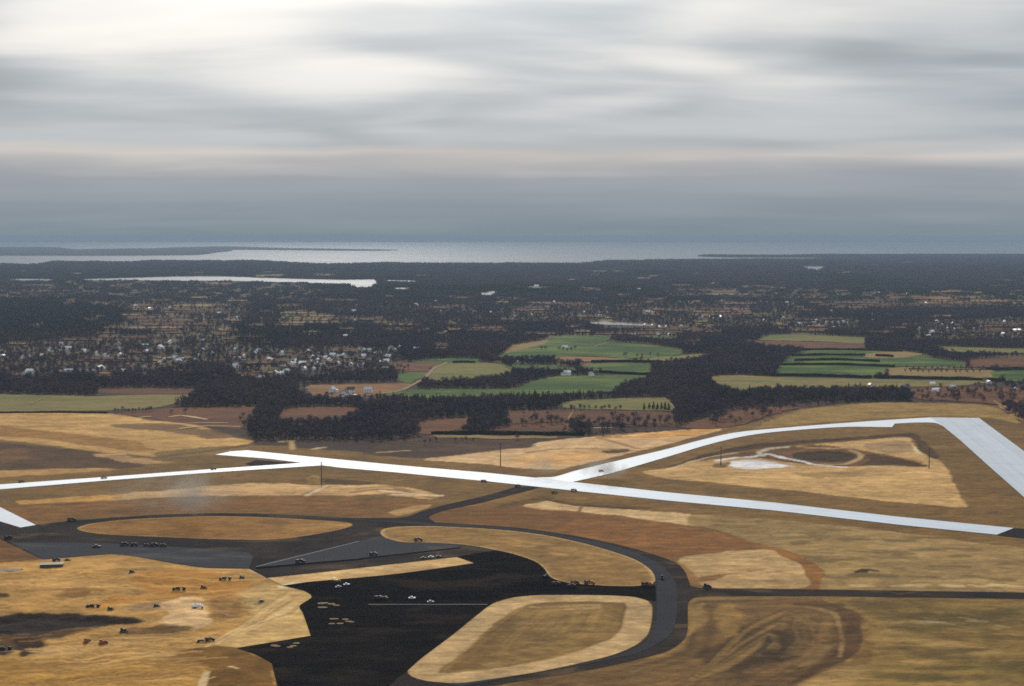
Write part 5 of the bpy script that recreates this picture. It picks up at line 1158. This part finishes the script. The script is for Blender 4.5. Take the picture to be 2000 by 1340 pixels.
def heap(x, y, a, b, h, label, n=18):
    a *= .8; b *= .6; h *= .8
    p = G(x, y); bm = bmesh.new(); rings = []
    for k, f in enumerate((1.0, .75, .45, .18)):
        rings.append([bm.verts.new((math.cos(2 * math.pi * i / n) * a * f * U(.85, 1.15), math.sin(2 * math.pi * i / n) * b * f * U(.85, 1.15), (0 if k == 0 else h * (1 - f) * U(.85, 1.15)))) for i in range(n)])
    for q, r in zip(rings, rings[1:]):
        for i in range(n): bm.faces.new((q[i], q[(i + 1) % n], r[(i + 1) % n], r[i]))
    t = bm.verts.new((0, 0, h)); [bm.faces.new((rings[-1][i], rings[-1][(i + 1) % n], t)) for i in range(n)]
    m = bpy.data.meshes.new('sand_heap'); bm.to_mesh(m); bm.free()
    tag(link('sand_heap', m, heap_m, None, (p[0], p[1], 0.15)), label, 'sand heap', 'sand heaps dumped on the black apron')
for x, y, a, b, h in ((628,1178.5,4,3.5,.8),(636,1178,3,3,.7),(648,1180,3.5,3,.8),(657,1182.5,3.2,2.6,.7),(630,1186.5,4.5,3,.7)): heap(x, y, a, b, h, 'pale sand heap in the upper row dumped on the black apron')
for x, y, a, b, h in ((650,1209,3.2,3,.6),(656,1209,2.6,2.4,.6),(648,1218.5,2.8,2.4,.7),(664,1218,3.2,2.4,.7),(674,1210,3,3,.7),(681,1214,2.8,2.5,.6),(687,1215,2.4,2.2,.6)): heap(x, y, a, b, h, 'pale sand heap in the lower row dumped on the black apron')
for x, y, a, b, h in ((536,1261,3.4,3.2,.8),(542,1262.5,2.6,2.2,.6),(566,1264.5,2.6,2.4,.7),(573,1262,2.8,2.6,.7),(579,1256.5,2.8,2.6,.7)): heap(x, y, a, b, h, 'pale sand heap beside the sharp corner of the sand yard')

# masts standing on the graded soil
mast_m = plain('weathered_timber', (0.085, 0.055, 0.035), 0.9)
def mast(x, y, h, label, arms=1):
    p = G(x, y); e = empty('timber_mast', (p[0], p[1], terrain(*p) - .3)); tag(e, label, 'mast', 'masts around the runways')
    part('pole', MB().cyl((0, 0, h / 2), .62, h, 'z', 10, .34), mast_m, e)
    for k in range(arms):
        a = part('crossarm', MB().box((0, .3, h - .8 - k * 1.6), (4.4, .3, .3)), mast_m, e)
        for q in (-1.9, -.7, .7, 1.9): part('insulator', MB().cyl((q, .3, h - .5 - k * 1.6), .12, .35, 'z', 8), glass, a)
mast(977.5, 911, 27, 'tall timber mast on the pale sand north of the runway')
mast(1408, 908, 21, 'tall timber mast beside the white dried pond')
mast(1814.5, 914.5, 24, 'tall timber mast at the end of the dark pond bank')
mast(628, 946, 24, 'tall timber mast with crossarm south of the long runway', 2)

# dust raised by the machines
def dust(x, y, a, b, h, dens, label, c=(0.80, 0.72, 0.62)):
    p = G(x, y); bm = bmesh.new(); bmesh.ops.create_icosphere(bm, subdivisions=3, radius=1.0)
    for v in bm.verts: v.co = Vector((v.co.x * a, v.co.y * b, h + v.co.z * h))
    m = bpy.data.meshes.new('dust_cloud'); bm.to_mesh(m); bm.free()
    mt = volume_mat('dust', c, dens); t = NT(mt.node_tree); pv_ = [n for n in t.n if n.type == 'PRINCIPLED_VOLUME'][0]
    oc = t.node('ShaderNodeTexCoord').outputs['Object']
    q = t.vmul(t.vadd(oc, (0, 0, -h)), (1 / a, 1 / b, 1 / h)); ln = t.node('ShaderNodeVectorMath', operation='LENGTH'); t.set(ln.inputs[0], q)
    fall = t.maprange(ln.outputs['Value'], 0.15, 1.0, 1.0, 0.0); nz = t.maprange(t.noise(oc, 2.6 / a, 4, 0.6, 0.6), 0.40, 0.68, 0.05, 1.9)
    t.set(pv_.inputs['Density'], t.math('MULTIPLY', t.math('MULTIPLY', fall, nz), dens))
    tag(link('dust_cloud', m, mt, None, (p[0], p[1], 0.7)), label, 'dust', kind='stuff')
# ------------------------------------------------------------------ haze
def volume_mat(name, c, dens, g=0.0):
    m = bpy.data.materials.new(name); m.use_nodes = True; n = m.node_tree.nodes; n.clear()
    v = n.new('ShaderNodeVolumePrincipled'); o = n.new('ShaderNodeOutputMaterial'); m.node_tree.links.new(v.outputs[0], o.inputs['Volume'])
    v.inputs['Color'].default_value = (*c, 1); v.inputs['Density'].default_value = dens; v.inputs['Anisotropy'].default_value = g
    return m
bm = bmesh.new(); bmesh.ops.create_cube(bm, size=1.0)
for v in bm.verts: v.co = ((v.co.x) * 150000, 36500 + v.co.y * 77000, 130 + v.co.z * 266)
me = bpy.data.meshes.new('haze'); bm.to_mesh(me); bm.free()
tag(link('haze', me, volume_mat('haze_air', (0.45, 0.585, 0.745), 4.2e-5)), 'pale blue haze over the plain and the bay', 'haze', kind='stuff')
dust(340, 1012, 75, 60, 24, .010, 'thin dust hanging over the western taxiway')
dust(380, 1020, 22, 40, 26, .022, 'dust plume behind the western turf island')
dust(1178, 938, 34, 45, 12, .028, 'dust puff below the white taxiway')
dust(1060, 930, 26, 40, 11, .016, 'dust puff over the runway junction')
